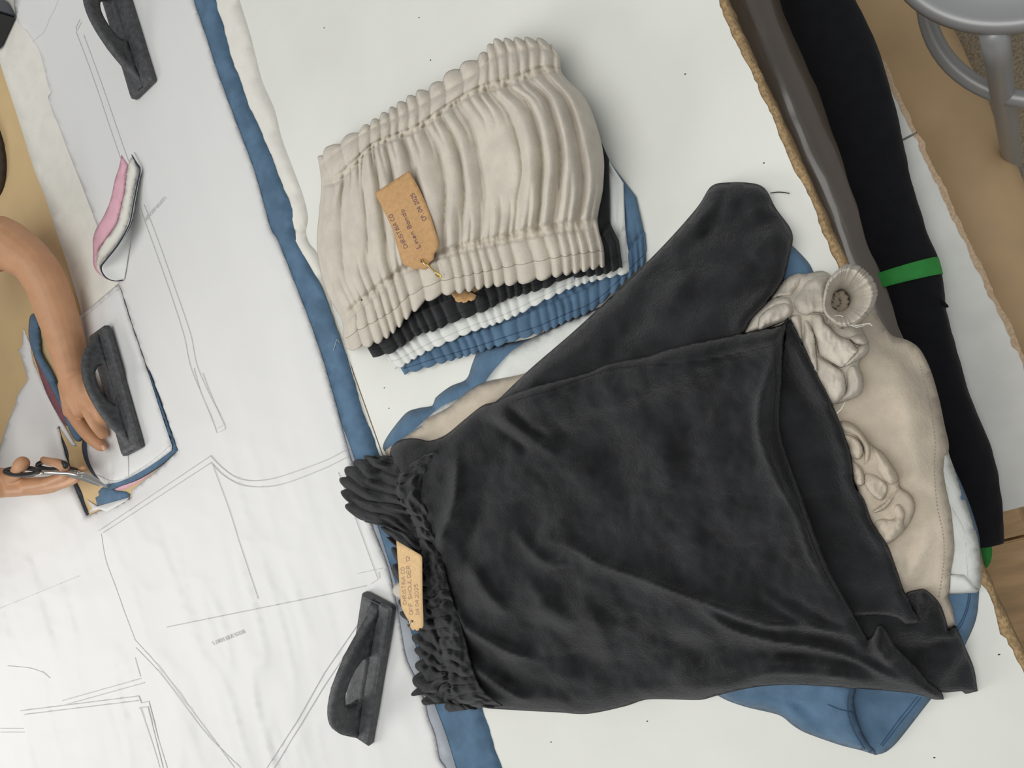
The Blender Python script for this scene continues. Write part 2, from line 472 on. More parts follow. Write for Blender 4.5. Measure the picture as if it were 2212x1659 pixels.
def chip(x0, x1):
    bm = bmesh.new(); ys = np.linspace(Y0, Y1, 420); rows = []
    prof = [(x0, -.0016, 0), (x1-.004, -.0016, .3), (x1, -.0045, 1), (x1, -.030, 1), (x0, -.030, 0)]
    for y in ys:
        r = []
        for (x, z, k) in prof:
            n = float(fbm(np.array(y*60.), np.array(x*40+z*300), 11, 3))*.0024*k
            r.append(bm.verts.new((x+n, y, z-(.0006 if k else 0)+n*.3*k)))
        rows.append(r)
    for i in range(len(ys)-1):
        for k in range(4): bm.faces.new((rows[i][k], rows[i][k+1], rows[i+1][k+1], rows[i+1][k]))
        bm.faces.new((rows[i][4], rows[i][0], rows[i+1][0], rows[i+1][4]))
    bm.faces.new(rows[0][::-1]); bm.faces.new(rows[-1])
    return bm_obj('chipboard_core', bm, mChip, table, True)
chip(XF, XO)
for y in (Y0+.12, Y1-.12):
    for x in (XF+.15, XO-.22):
        box_obj('leg', x-.03, x+.03, y-.03, y+.03, FLOOR, -.030, mMetalL, table)
# dirt specks and scuffs on the laminate
dv = []; df = []
for px, py in ((700, 60), (905, 38), (930, 130), (1480, 160), (1650, 352), (1398, 1558), (1190, 1603), (2018, 1637), (830, 838), (840, 882), (2158, 1414)):
    p = P(px, py, .0003); r = .0011
    df.append(tuple(len(dv)+i for i in range(7)))
    dv += [(p[0]+r*math.cos(a)*(1+.4*math.sin(3*a+px)), p[1]+r*.7*math.sin(a), .0003) for a in np.linspace(0, 6.283, 8)[:-1]]
merge(lam, [(x, y, z-FLOOR*0) for x, y, z in dv], df, [mDark], [0]*len(df))

# lower shelf, its front edge runs along x = XS
ZS = -.30
XS = float(np.mean([P(1932, 200, ZS)[0], P(2206, 750, ZS)[0]]))
yj = float(P(1960, 297, ZS)[1]); ye = float(P(2172, 1104, ZS)[1])
for k, (ya, yb) in enumerate(((yj+.0015, Y1), (ye, yj-.0015))):
    s_ = box_obj('lower_shelf', XF+.25, XS, ya, yb, ZS-.018, ZS, mShelf, table)
    bm = bmesh.new(); ys = np.linspace(ya, yb, 160)
    a_ = [bm.verts.new((XS+.0004, y, ZS-.018)) for y in ys]; b_ = [bm.verts.new((XS+.0022+float(fbm(np.array(y*70), np.array(2.), 4, 3))*.003, y, ZS+.0004)) for y in ys]
    c_v = [bm.verts.new((XS-.004+float(fbm(np.array(y*90), np.array(7.), 4, 3))*.003, y, ZS+.0005)) for y in ys]
    for i in range(len(ys)-1):
        bm.faces.new((a_[i], a_[i+1], b_[i+1], b_[i])); bm.faces.new((b_[i], b_[i+1], c_v[i+1], c_v[i]))
    bm_obj('shelf_edge', bm, mShelfE, s_, False)

# rolls ------------------------------------------------------------
def roll(name, path, zoff, mat_, parent=None, rough=.0, seed=0, flat=.92, base=ZS, nseg=28, sub=6):
    pts = []; rr = []
    for px, py, w in path:
        z = base+.045
        for _ in range(4):
            r = w/pxm(px, py, z); z = base+r*flat+zoff
        pts.append([px, py, z]); rr.append(r)
    c = cr([(p[0], p[1]) for p in pts], False, sub*2.0); n = len(c)
    dd = np.r_[0, np.cumsum(np.linalg.norm(np.diff(np.array(pts)[:, :2], axis=0), axis=1))]
    cc = np.r_[0, np.cumsum(np.linalg.norm(np.diff(c, axis=0), axis=1))]*dd[-1]
    cc = cc/cc[-1]
    z = np.interp(cc, dd, [p[2] for p in pts]); r = np.interp(cc, dd, rr)
    C3 = P(c[:, 0], c[:, 1], z)
    v, f = tube(C3, r, nseg, flat=1)
    v = np.array(v)
    for i in range(n):
        for k in range(nseg):
            q = v[i*nseg+k]; d = q-C3[i]
            s = 1+rough*float(fbm(np.array(i*.12), np.array(k*.45 if k < nseg/2 else (nseg-k)*.45), seed, 3))
            d = d*s; d[2] *= flat
            v[i*nseg+k] = C3[i]+d
    return mesh_obj(name, v, f, mat_, parent), C3, r
blackroll = empty('fabric_roll', P(1900, 500, ZS), 'black fabric roll tied with a green strip on the shelf below the table', 'fabric roll')
_, BC, BR = roll('rolled_fabric', [(1738, -80, 72), (1760, 5, 71), (1797, 90, 73), (1834, 178, 73), (1866, 298, 66), (1887, 408, 57), (1919, 515, 56), (1946, 600, 55), (1968, 700, 53), (1990, 800, 53),
      (2030, 920, 47), (2060, 1000, 44), (2072, 1060, 40), (2078, 1130, 30), (2080, 1165, 18)], 0, mBlackR, blackroll, .09, 3)
def band(i0, i1, name, k=1.03):
    idx = np.linspace(i0, i1, 8)
    pts = np.stack([np.interp(idx, np.arange(len(BC)), BC[:, j]) for j in range(3)], -1); rr = np.interp(idx, np.arange(len(BR)), BR)*k+.0012
    v, f = tube(pts, rr, 28, caps=False); v = np.array(v)
    for i in range(8):
        for q in range(28):
            d = v[i*28+q]-pts[i]; d[2] *= .94; v[i*28+q] = pts[i]+d
    return solidify(mesh_obj(name, v, f, mGreen, blackroll), .0015)
def near(px, py):
    x, y = proj(BC); return int(np.argmin((x-px)**2+(y-py)**2))
i = near(1946, 594); band(i-1.5, i+1.3, 'tie_band')
# loose second tie hanging at the far end of the roll
g = [(2128, 1085), (2133, 1110), (2136, 1150), (2143, 1185), (2140, 1210), (2130, 1226), (2122, 1205), (2118, 1180), (2124, 1150), (2126, 1110)]
c = cr(g, True, 6); zt = np.linspace(0, 1, len(c))
bm = bmesh.new(); vs = [bm.verts.new(tuple(P(x, y, ZS+.03+.012*math.sin(y*.05)))) for x, y in c]; bm.faces.new(vs); 
bmesh.ops.triangulate(bm, faces=bm.faces[:]); solidify(bm_obj('tie_band', bm, mGreen, blackroll), .002)
# frayed end of the roll and small tufts
v, f = tube(P(np.array([2030, 2038, 2045, 2049]), np.array([648, 656, 662, 662]), ZS+.06), [.003, .0028, .0022, .001], 8)
mesh_obj('loose_tuft', v, f, mBlackR, blackroll)
v, f = tube(P(np.array([2040, 2052, 2057, 2052, 2044]), np.array([772, 775, 784, 796, 806]), ZS+.045), [.004, .005, .005, .004, .002], 8)
mesh_obj('loose_tuft', v, f, mBlackR, blackroll)

plast = empty('plastic_wrapped_roll', P(1700, 280, ZS), 'brown roll wrapped in shiny clear plastic, tucked between table edge and black roll', 'fabric roll')
roll('wrapped_core', [(1590, -90, 72), (1612, 0, 70), (1652, 110, 70), (1698, 220, 70), (1744, 330, 68), (1796, 450, 66), (1828, 550, 64), (1868, 650, 62), (1930, 800, 60), (1990, 960, 58)], .004, mRollP, plast, .05, 9)

kr = empty('kraft_paper_roll', P(2000, 250, FLOOR), 'brown kraft paper roll lying on the floor beside the shelf', 'paper roll')
roll('wrapper', [(1838, -105, 100), (1880, -20, 101), (1941, 104, 101), (2006, 245, 98), (2074, 402, 96), (2166, 600, 98), (2300, 880, 100)], 0, mKraftR, kr, .05, 21, 1.0, FLOOR, 40)

# floor
floor = box_obj('floor', -3.2, 2.6, -3, 3, FLOOR-.05, FLOOR, mConc)
setp(floor, 'speckled grey brown concrete floor', 'floor', kind='structure')

# wooden crate with two top planks below the shelf end
zc = -.47
pl = P(np.array([2135, 2260, 2290, 2145]), np.array([1090, 1060, 1140, 1172]), zc)
yb_ = float(P(2180, 1166, zc)[1]); xl = float(P(2110, 1180, zc)[0])-.25; xr = float(P(2290, 1300, zc)[0])
crate = empty('wooden_crate', (xl+.2, yb_-.25, FLOOR), 'brown wooden crate under the end of the table shelf', 'crate')
box_obj('top_plank', xl, xr, yb_+.002, yb_+.11, zc-.02, zc, mWood, crate, .002)
for k in range(3): box_obj('top_plank', xl, xr, yb_-.002-.21*(k+1)+.003, yb_-.002-.21*k, zc-.02, zc, mWood, crate, .002)
for y in (yb_+.09, yb_-.60): box_obj('side_panel', xl+.01, xr-.01, y-.01, y+.01, FLOOR, zc-.02, mWood, crate)
for x in (xl+.01, xr-.01): box_obj('end_panel', x-.01, x+.01, yb_-.59, yb_+.08, FLOOR, zc-.02, mWood, crate)

# stool -------------------------------------------------------------
zst = -.14
sc = P(2192, -250, zst); rs = .178
stool = empty('metal_stool', (sc[0], sc[1], FLOOR), 'grey painted metal stool with round dished seat and foot ring', 'stool')
def lathe(prof, n, cx, cy):
    v = []; f = []
    for r, z in prof:
        for k in range(n):
            a = 2*math.pi*k/n; v.append((cx+r*math.cos(a), cy+r*math.sin(a), z))
    for i in range(len(prof)-1):
        for k in range(n): f.append((i*n+k, i*n+(k+1) % n, (i+1)*n+(k+1) % n, (i+1)*n+k))
    return v, f
zs = -.28; sx, sy, rs = .233, .447, .171
stool.location = (sx, sy, FLOOR)
prof = [(.0001, zs-.014), (.05, zs-.0135), (.10, zs-.010), (.135, zs-.006), (.150, zs-.004), (.156, zs+.001), (.161, zs+.003), (.167, zs+.001), (rs, zs-.006), (rs, zs-.016), (rs-.006, zs-.022), (rs-.012, zs-.022), (rs-.014, zs-.016), (.05, zs-.02), (.0001, zs-.02)]
v, f = lathe(prof, 96, sx, sy); mesh_obj('seat', v, f, mStool, stool)
rc = np.array([.278, .399]); rr_ = .199-.0125
th = np.linspace(0, 2*math.pi, 73)[:-1]
v, f = tube(np.stack([rc[0]+rr_*np.cos(th), rc[1]+rr_*np.sin(th), np.full(72, -.5)], -1), .0125, 14, closed=True)
mesh_obj('foot_ring', v, f, mStool, stool)
A_ = P(2147, 66, zs-.018); B_ = P(2166, 203, -.5); B_ = B_+(B_-A_)*0
d_ = (B_-A_)/(A_[2]-B_[2])
for k in range(4):
    ca, sa = math.cos(k*math.pi/2), math.sin(k*math.pi/2)
    pts = []
    for z in np.linspace(zs-.016, FLOOR+.004, 8):
        p = A_+d_*(A_[2]-z)
        cx_ = sx+(rc[0]-sx)*(zs-z)/(zs+.5); cy_ = sy+(rc[1]-sy)*(zs-z)/(zs+.5)
        q = p[:2]-np.array([cx_, cy_])
        pts.append((cx_+ca*q[0]-sa*q[1], cy_+sa*q[0]+ca*q[1], z))
    v, f = tube(pts, np.linspace(.0165, .0145, 8), 16)
    mesh_obj('leg', v, f, mStool, stool)
    v, f = tube([pts[-2], pts[-1]], [.016, .018], 14); mesh_obj('foot_cap', v, f, mDark, stool) if k else None

# ================================================================== LAYERS ON THE TABLE
# whatever lies flat is built from the bottom up; every layer rests on the ones before it
kraft = sheet('kraft_underlay', [(-230, -230), (330, -230), (420, 100), (620, 700), (760, 1250), (820, 1840), (-230, 1840)], mKraft, T=.0005, w=6, eps=.0006, step=70, ostep=60, bridge=0, thick=.0005)
setp(kraft, 'tan kraft paper covering the far side of the table under the fabric layers', 'paper')

cream_pts = [(-60, -60), (0, 136), (13, 177), (32, 234), (54, 304), (76, 373), (98, 427), (127, 519), (136, 542), (161, 622), (177, 678), (181, 700, 1), (258, 648), (300, 720), (345, 840), (392, 955), (345, 1040), (240, 1120), (222, 1150), (320, 1400), (420, 1840, 1),
   (1020, 1840, 1), (985, 1659), (930, 1500), (880, 1300), (850, 1140), (832, 1040), (815, 985), (795, 915), (775, 850), (762, 806), (745, 745), (722, 680), (702, 600), (683, 545), (668, 527), (660, 504), (664, 470), (655, 427), (633, 367), (608, 300), (592, 237), (566, 177), (551, 120), (538, 70), (516, 0), (490, -80, 1)]
cream = sheet('cream_fabric_layer', cream_pts, mCream, T=.0014, w=10, eps=.0008, step=26, noise=.0007, nsc=(30, 60), seed=4, bridge=1,
   ridges=[([(560, 130), (580, 190), (598, 240), (615, 310)], .004, 14), ([(515, 40), (545, 110), (572, 190)], .003, 9), ([(640, 420), (655, 480), (652, 520), (672, 560)], .006, 12), ([(690, 590), (715, 680), (740, 760)], .004, 12)])
setp(cream, 'cream cotton layer showing as a wavy strip between blue fabric and bare table', 'fabric')
curl = None

blue_pts = [(150, -80, 1), (250, 250), (290, 480), (300, 640), (321, 720), (360, 830), (402, 960), (370, 1040), (300, 1085), (215, 1132), (260, 1300), (330, 1500), (400, 1840, 1),
   (1130, 1840, 1), (1084, 1659), (1069, 1621), (1058, 1577), (1040, 1530), (990, 1410), (930, 1270), (860, 1100), (815, 974), (801, 933), (784, 892), (763, 819), (743, 756), (722, 698), (700, 638), (680, 594), (665, 568), (645, 532), (637, 508), (627, 443), (601, 380), (585, 335), (557, 269), (538, 228), (500, 123), (490, 85), (465, 0), (440, -80, 1)]
bl = sheet('blue_fabric_layer', blue_pts, mBlue, T=.002, w=10, eps=.001, step=22, noise=.0009, nsc=(26, 70), seed=8, bridge=1, jitter=3,
   ridges=[([(610, 420), (628, 500), (640, 570)], .003, 10), ([(470, 40), (520, 200), (570, 330)], .0015, 12), ([(740, 790), (790, 930), (830, 1040)], .002, 12), ([(1000, 1560), (1030, 1640), (1040, 1700)], .0025, 14)])
setp(bl, 'long blue linen layer running along the pattern paper edge', 'fabric')

tis = sheet('grey_tissue_sheet', [(610, 640), (665, 760), (700, 830), (752, 952), (765, 990), (790, 1060), (815, 1134), (849, 1242), (893, 1380), (937, 1517), (963, 1587), (985, 1659), (1040, 1840, 1), (800, 1840, 1), (760, 1400), (690, 1000), (640, 800)], mGreyP,
   T=.0005, w=6, eps=.0007, step=30, bridge=1, thick=.0004)
setp(tis, 'grey translucent tissue strip peeking out under the pattern paper edge', 'paper')

navy = sheet('navy_layer', [(118, 905, 1), (127, 930), (136, 950), (146, 975), (149, 1000), (159, 1030), (175, 1062), (182, 1085), (192, 1110, 1), (186, 1116, 1), (120, 1050, 1)], mNavy, T=.002, w=5, eps=.001, step=9, bridge=0, smooth_outline=True)
setp(navy, 'thin navy fabric edge under the paper left of the cut hole', 'fabric')

def paper_n(q):
    x, y = q[:, 0], q[:, 1]
    A = .00045+.0062*np.clip((y-750)/600, 0, 1)*np.clip((960-x)/420, .15, 1)+.0012*np.clip((y-800)/300, 0, 1)*np.clip((180-x)/100, 0, 1)+.0012*np.clip((200-y)/200, 0, 1)*np.clip((220-x)/120, 0, 1)
    u = x-.28*y; w1 = u+14*vnoise(x/90, y/120, 31); 
    w2 = u-10*vnoise(x/70+5, y/90, 33)
    n = .85*(1-2*np.abs(vnoise(w1/50, y/260, 12)))**3+.5*(1-2*np.abs(vnoise(w2/29+9, y/150, 13)))**3+.3*fbm(w1/40, y/130, 14, 3)+.22*(1-2*np.abs(vnoise((x+.6*y)/120, (y-.4*x)/70, 15)))**3
    return A*.78*(n-.35)
paper_pts = [(20, -80, 1), (36, 42), (60, 72), (85, 112), (103, 181), (110, 199, 1), (103, 209, 1), (116, 250), (123, 263), (149, 332), (177, 402), (206, 478), (244, 580), (258, 618, 1), (283, 695), (300, 745), (318, 795), (345, 868), (384, 972, 1), (342, 1012), (284, 1059, 1), (283, 1074), (240, 1092, 1), (187, 1114, 1), (175, 1085), (160, 1050), (150, 1010), (139, 975), (133, 950), (127, 923, 1), (154, 963, 1), (166, 964, 1), (145, 927), (116, 875), (94, 831), (72, 781), (65, 743), (50, 708, 1), (48, 735), (46, 752), (38, 755, 1), (46, 772), (60, 820, 1), (36, 856), (34, 870), (14, 920), (0, 965), (-60, 1130), (-230, 1500, 1), (-230, 1840, 1),
   (1010, 1840, 1), (963, 1659), (950, 1640), (940, 1590), (925, 1549), (918, 1517), (898, 1466), (877, 1419), (861, 1330), (839, 1229), (804, 1134), (775, 1040), (751, 968), (732, 895), (705, 800), (700, 783), (677, 716), (660, 669), (630, 593), (601, 520), (585, 494), (551, 373), (503, 244), (468, 149), (449, 89), (419, 0), (398, -80, 1)]
paper = sheet('pattern_paper', paper_pts, mPaper, T=.0036, w=8, eps=.0008, step=9, bridge=2, nfun=paper_n, thick=.0004, ostep=7)
setp(paper, 'large white sheet of printed sewing pattern paper lying over the fabric layers', 'paper')
pz = o_zf[paper.name]
LN = [[(222, 1151, 1), (456, 999, 1)], [(212, 1147, 1), (454, 985, 1)], [(454, 985), (481, 1012), (513, 1033), (551, 1039), (601, 1031), (700, 996), (750, 970)], [(456, 1001), (484, 1028), (522, 1048), (570, 1052), (617, 1044), (700, 1012), (752, 986)],
      [(360, 1355, 1), (700, 1286, 1), (790, 1266, 1)], [(134, 1514, 1), (304, 1466, 1)], [(136, 1524, 1), (312, 1475, 1)], [(43, 1536, 1), (299, 1504, 1), (305, 1519, 1), (321, 1515, 1), (340, 1590, 1), (361, 1659, 1)], [(51, 1544, 1), (298, 1514, 1)], [(299, 1530, 1), (319, 1527, 1), (352, 1659, 1)],
      [(700, 1454, 1), (640, 1560, 1), (576, 1659, 1)], [(775, 1370, 1), (700, 1482, 1), (592, 1659, 1)], [(775, 1345, 1), (700, 1454, 1)]]
LF = [[(418, 795), (432, 845), (455, 900), (468, 936, 1), (486, 927, 1), (484, 917, 1), (467, 927, 1)], [(437, 806), (458, 860), (484, 918)], [(458, 1003, 1), (494, 1101), (519, 1180), (557, 1294, 1)],
      [(291, 416), (316, 489), (361, 615), (396, 723), (411, 792), (440, 865), (466, 928)], [(310, 441), (335, 504), (380, 631), (411, 723), (427, 796), (484, 919)], [(163, 68), (190, 139), (215, 210), (240, 285), (270, 370), (291, 416)], [(180, 75), (222, 190), (263, 310), (285, 370)],
      [(172, 41, 1), (163, 60, 1), (165, 67, 1), (175, 48, 1)], [(0, 1314, 1), (169, 1245, 1)], [(290, 1381), (348, 1447), (443, 1574), (506, 1659)], [(293, 1399), (350, 1460), (445, 1585), (519, 1659)], [(218, 1153), (228, 1210), (250, 1270), (269, 1324), (291, 1381)],
      [(291, 1420), (303, 1462)], [(303, 1530), (330, 1610), (345, 1659)], [(0, 1574), (50, 1574)], [(0, 1582), (52, 1582)], [(15, 1439), (60, 1443), (90, 1452), (107, 1465)], [(730, 1020, 1), (815, 1250, 1)], [(770, 1240, 1), (825, 1228, 1)], [(800, 1262, 1), (820, 1248, 1), (817, 1236, 1)]]
v1, f1 = ribbons(LN, pz, 1.5, .0014, 5); v2, f2 = ribbons(LF, pz, 1.05, .0014, 5)
tx = text_strokes('SHORTS SKIRT FRONT S', (526, 1360), (456, 1387), 8)+text_strokes('SHORTS SHORT HB ELASTIC S', (314, 477), (359, 428), 6)
v3, f3 = ribbons(tx, pz, 1.0, .0014, 3)
V_, F_ = join((v1, f1), (v2, f2), (v3, f3))
merge(paper, V_, F_, [mInk, mInk2], [0]*len(f1)+[1]*len(f2)+[1]*len(f3))

# --- stacked pattern piece that is being cut out -------------------
setp(sheet('pink_cut_layer', [(243, 1046), (243, 1061), (262, 1060), (285, 1049), (303, 1040), (322, 1026), (337, 1012), (346, 1000), (330, 980), (290, 1000), (260, 1030)], mPink, T=.0012, w=5, eps=.0008, step=9, bridge=0, thick=.0008), 'pink cotton layer at the bottom of the stacked cut piece', 'fabric')
setp(sheet('black_cut_layer', [(196, 860, 1), (322, 800, 1), (350, 875), (380, 974, 1), (345, 1008), (302, 1035), (262, 1050), (233, 1058), (200, 1026), (186, 1002), (178, 978), (177, 955), (183, 938)], mNavy, T=.0012, w=5, eps=.0008, step=11, bridge=1, thick=.0008), 'black cotton layer rimming the left side of the stacked cut piece', 'fabric')
setp(sheet('blue_cut_layer', [(196, 860, 1), (319, 797, 1), (345, 868), (362, 915), (383, 973, 1), (345, 1006), (300, 1034), (262, 1049), (235, 1056), (208, 1026), (195, 1000), (189, 978), (188, 955)], mBlue, T=.0012, w=5, eps=.0008, step=11, bridge=1, thick=.0008), 'blue linen layer edging the right side of the stacked cut piece', 'fabric')
pp = sheet('paper_cut_piece', [(171, 684, 1), (254, 613, 1), (262, 630), (283, 697), (310, 775), (340, 868), (371, 962, 1), (371, 973, 1), (343, 994), (307, 1017), (277, 1033), (253, 1042), (224, 1047, 1), (208, 1026), (193, 997), (188, 968), (188, 945), (186, 900), (184, 800), (178, 730)], mPaper, T=.0022, w=6, eps=.0008, step=9, bridge=2, thick=.0004,
   ridges=[([(258, 950), (268, 985), (278, 1030)], .004, 14), ([(210, 960), (225, 1000), (240, 1030)], -.003, 14), ([(190, 700), (240, 660), (256, 622)], .0015, 6)])
setp(pp, 'white paper pattern piece being cut, under the iron weight and hand', 'paper')
z_ = o_zf[pp.name]
v1, f1 = ribbons([[(175, 690), (215, 656), (257, 622)], [(272, 948), (276, 990), (277, 1033)], [(208, 1026), (250, 1040), (300, 1014), (345, 982), (366, 962)]], z_, 1.3, .0008, 6)
merge(pp, v1, f1, [mInk2], [0]*len(f1))

# --- scraps ---------------------------------------------------------
mr = sheet('pink_scrap_shaded', [(62, 705), (70, 760), (80, 790), (100, 850), (130, 905), (146, 925), (150, 905), (126, 850), (105, 800), (90, 770)], mPinkShade, T=.002, w=5, eps=.001, step=9, bridge=1)  # pink strip drawn in its shaded tone
setp(mr, 'strip of pink cotton, shade painted into its dull colour, beneath the blue offcut by the forearm', 'fabric scrap')
bs_ = sheet('blue_scrap', [(65, 676), (73, 672), (83, 687), (89, 727), (91, 763), (108, 790), (127, 832), (146, 880), (162, 915), (182, 950), (176, 959), (165, 957), (150, 932), (134, 889), (116, 850), (96, 812), (80, 782), (69, 758), (61, 725), (62, 700)], mBlue, T=.008, w=9, eps=.001, step=8, bridge=1)
setp(bs_, 'long narrow blue linen offcut beside the forearm', 'fabric scrap')
setp(sheet('blue_scrap', [(219, 1054, 1), (228, 1051), (250, 1060), (272, 1062), (281, 1068, 1), (279, 1074, 1), (245, 1085), (210, 1094, 1), (206, 1075, 1), (214, 1070, 1), (212, 1062)], mBlue, T=.002, w=5, eps=.001, step=8, bridge=0, smooth_outline=False), 'small torn blue linen scrap below the stacked cut piece', 'fabric scrap')
setp(sheet('paper_scrap', [(187, 1079, 1), (210, 1094, 1), (279, 1074, 1), (274, 1081, 1), (250, 1096, 1), (231, 1107, 1), (215, 1100, 1), (190, 1108, 1), (200, 1098, 1)], mPaper, T=.006, w=8, eps=.001, step=8, bridge=0, smooth_outline=False, thick=.0004), 'torn white paper shred beside the small blue scrap', 'paper scrap')

# --- curled offcut strips lying on the paper ------------------------
setp(sheet('pink_offcut', [(262, 335, 1), (277, 357, 1), (273, 372), (270, 415), (262, 450), (253, 480), (241, 500), (226, 522), (213, 542), (210, 566), (215, 582), (228, 602, 1), (211, 589), (202, 573), (201, 545), (201, 515), (209, 491), (222, 470), (238, 433), (248, 388), (257, 361)], mPink, T=.004, w=6, eps=.001, step=7, bridge=1), 'curled pink cotton offcut, outermost of the rolled strip layers', 'fabric scrap')
setp(sheet('cream_offcut', [(286, 336, 1), (299, 366), (293, 394), (284, 443), (275, 484), (253, 525), (226, 558), (216, 572), (217, 586), (229, 602, 1), (214, 587), (209, 572), (211, 546), (226, 520), (241, 502), (254, 480), (266, 430), (270, 415), (274, 372), (277, 358), (280, 345)], mCream, T=.006, w=6, eps=.001, step=7, bridge=1), 'curled cream cotton offcut between pink and black strips', 'fabric scrap')
def wall(name, top, zt, zb, mat_, dx=0):
    c = cr(top, False, 5); n = len(c); q = np.linspace(0, 1, n)
    hz = np.interp(q, np.linspace(0, 1, len(zt)), zt)
    V = list(P(c[:, 0], c[:, 1], hz))
    Vb = P(c[:, 0], c[:, 1], hz); Vb = np.array(Vb); Vb[:, 2] = np.maximum(hz-.0045, zb)
    V += list(Vb)
    o = mesh_obj(name, V, [(i, i+1, n+i+1, n+i) for i in range(n-1)], mat_); solidify(o, .0014, 0); return o
bk = [(284, 334), (292, 350), (301, 367), (296, 392), (287, 440), (278, 484), (256, 524), (228, 560), (217, 575), (220, 590), (231, 602), (248, 607), (263, 605)]
setp(wall('black_offcut', bk, [.012, .014, .016, .018, .022, .026, .034, .042, .044, .042, .036, .026, .013], .010, mNavy), 'thin black cotton strip standing on edge in the curled offcut', 'fabric scrap')
def curlz(S_, T_):
    hz = np.interp(S_, np.linspace(0, 1, 9), [.014, .018, .022, .028, .040, .046, .044, .034, .013])
    return hz*(1-T_)**1.5+.0105*(1-(1-T_)**1.5)
po, _, _ = rows_patch('curled_paper_strip', [(0, [(289, 330), (304, 364), (299, 395), (290, 440), (281, 484), (259, 526), (231, 562), (220, 577), (223, 590), (233, 601), (248, 606), (264, 604)]), (1, [(292, 328), (309, 357), (303, 380), (298, 410), (293, 445), (288, 480), (284, 510), (280, 535), (276, 560), (272, 585), (268, 604)])], curlz, mPaper, nu=60, nv=12, thick=.0004, register=False, smooth_rows=False)
setp(po, 'white paper strip curled into a small cone beside the pink offcut', 'paper scrap')

# loose threads
def thread(pts, z, r, m, label):
    c = cr(pts, False, 5); v, f = tube(P(c[:, 0], c[:, 1], samp(SUP, c[:, 0], c[:, 1])+z), r, 6)
    return setp(mesh_obj('thread', v, f, m), label, 'thread')
thread([(70, 90), (95, 68), (107, 40), (118, 20), (127, -5)], 0.0008, .00022, mInk, 'fine dark thread curving across the pattern paper in the top left corner')
thread([(720, 757), (724, 745), (728, 733), (733, 740)], .001, .0004, mStWhite, 'short white thread on the blue fabric strip beside the bandeau pile')
dk = sheet('dark_mound', [(-120, 200), (-40, 215), (-8, 262), (10, 320), (14, 370), (2, 420), (-40, 455), (-120, 470), (-160, 330)], mDarkBrown, T=.02, w=60, eps=.001, step=14, bridge=1)  # low dark brown mound running out past the left edge
setp(dk, 'low dark mound on the kraft paper at the left picture edge', 'cloth')
# ================================================================== OFF-SHOULDER TOPS (lower three of the pile)
def droop(q):
    x = P(q[:, 0], q[:, 1], .015)[:, 0]; o = np.clip(x-XE+.012, 0, .2)
    return -4.5*o*o
def garment(name, px, py, label):
    p = P(px, py, .01)
    return empty(name, p, label, 'top', 'off shoulder tops piled in the middle of the table')
g_blue = garment('off_shoulder_top', 1500, 1200, 'blue linen off shoulder top at the bottom of the pile, its hem poking out below')
body = sheet('body', [(827, 968), (839, 939), (877, 892), (903, 882), (934, 876), (940, 860), (972, 835), (1007, 819), (1020, 786), (1035, 754), (1064, 745), (1127, 735), (1300, 690), (1500, 560), (1680, 505), (1711, 530), (1733, 552), (1749, 571), (1760, 592), (1850, 700), (1960, 820), (2040, 960), (2058, 1003), (2088, 1072), (2107, 1126), (2116, 1164), (2119, 1220), (2115, 1280), (2110, 1330), (2097, 1368), (2060, 1440), (2012, 1509, 1), (1939, 1602), (1914, 1624), (1892, 1631, 1), (1860, 1618), (1780, 1560), (1700, 1500), (1400, 1480), (1100, 1480), (1000, 1350), (900, 1100), (845, 990)],
   mBlue, g_blue, T=.009, w=18, eps=.001, step=15, noise=.003, nsc=(45, 60), seed=21, bridge=2, extra=droop,
   ridges=[([(850, 950), (900, 900), (960, 860), (1020, 830)], .006, 12), ([(935, 900), (960, 870), (1000, 850)], -.004, 7), ([(1020, 830), (1060, 790), (1130, 750)], .005, 16)])
bz = o_zf[body.name]
fr = sheet('front_hem', [(1480, 1450), (1553, 1504), (1607, 1526), (1683, 1545), (1714, 1568), (1740, 1583), (1813, 1609), (1860, 1621), (1891, 1631, 1), (1870, 1596), (1857, 1568), (1847, 1533), (1845, 1507), (1852, 1480, 1), (1760, 1455), (1600, 1440)], mBlue, g_blue, T=.018, w=26, eps=.001, step=10, noise=.004, nsc=(40, 40), seed=23, bridge=1,
   ridges=[([(1600, 1500), (1680, 1520), (1740, 1560)], .006, 14), ([(1700, 1500), (1770, 1540), (1800, 1590)], -.004, 18)])
fz = o_zf[fr.name]
stitches([[(1836, 1492), (1831, 1520), (1834, 1550), (1845, 1580), (1868, 1618)], [(1788, 1522), (1812, 1532), (1846, 1540)]], fz, 1.8, .0008, 5, mStBlue, g_blue)
stitches([[(1983, 1503), (1962, 1530), (1940, 1557), (1902, 1610)], [(1990, 1506), (1968, 1534), (1944, 1563), (1906, 1612)], [(2093, 1282), (2088, 1312), (2076, 1342), (2060, 1368)], [(2097, 1284), (2091, 1314), (2080, 1344), (2066, 1368)]], bz, 1.6, .0008, 5, mStBlue, g_blue)

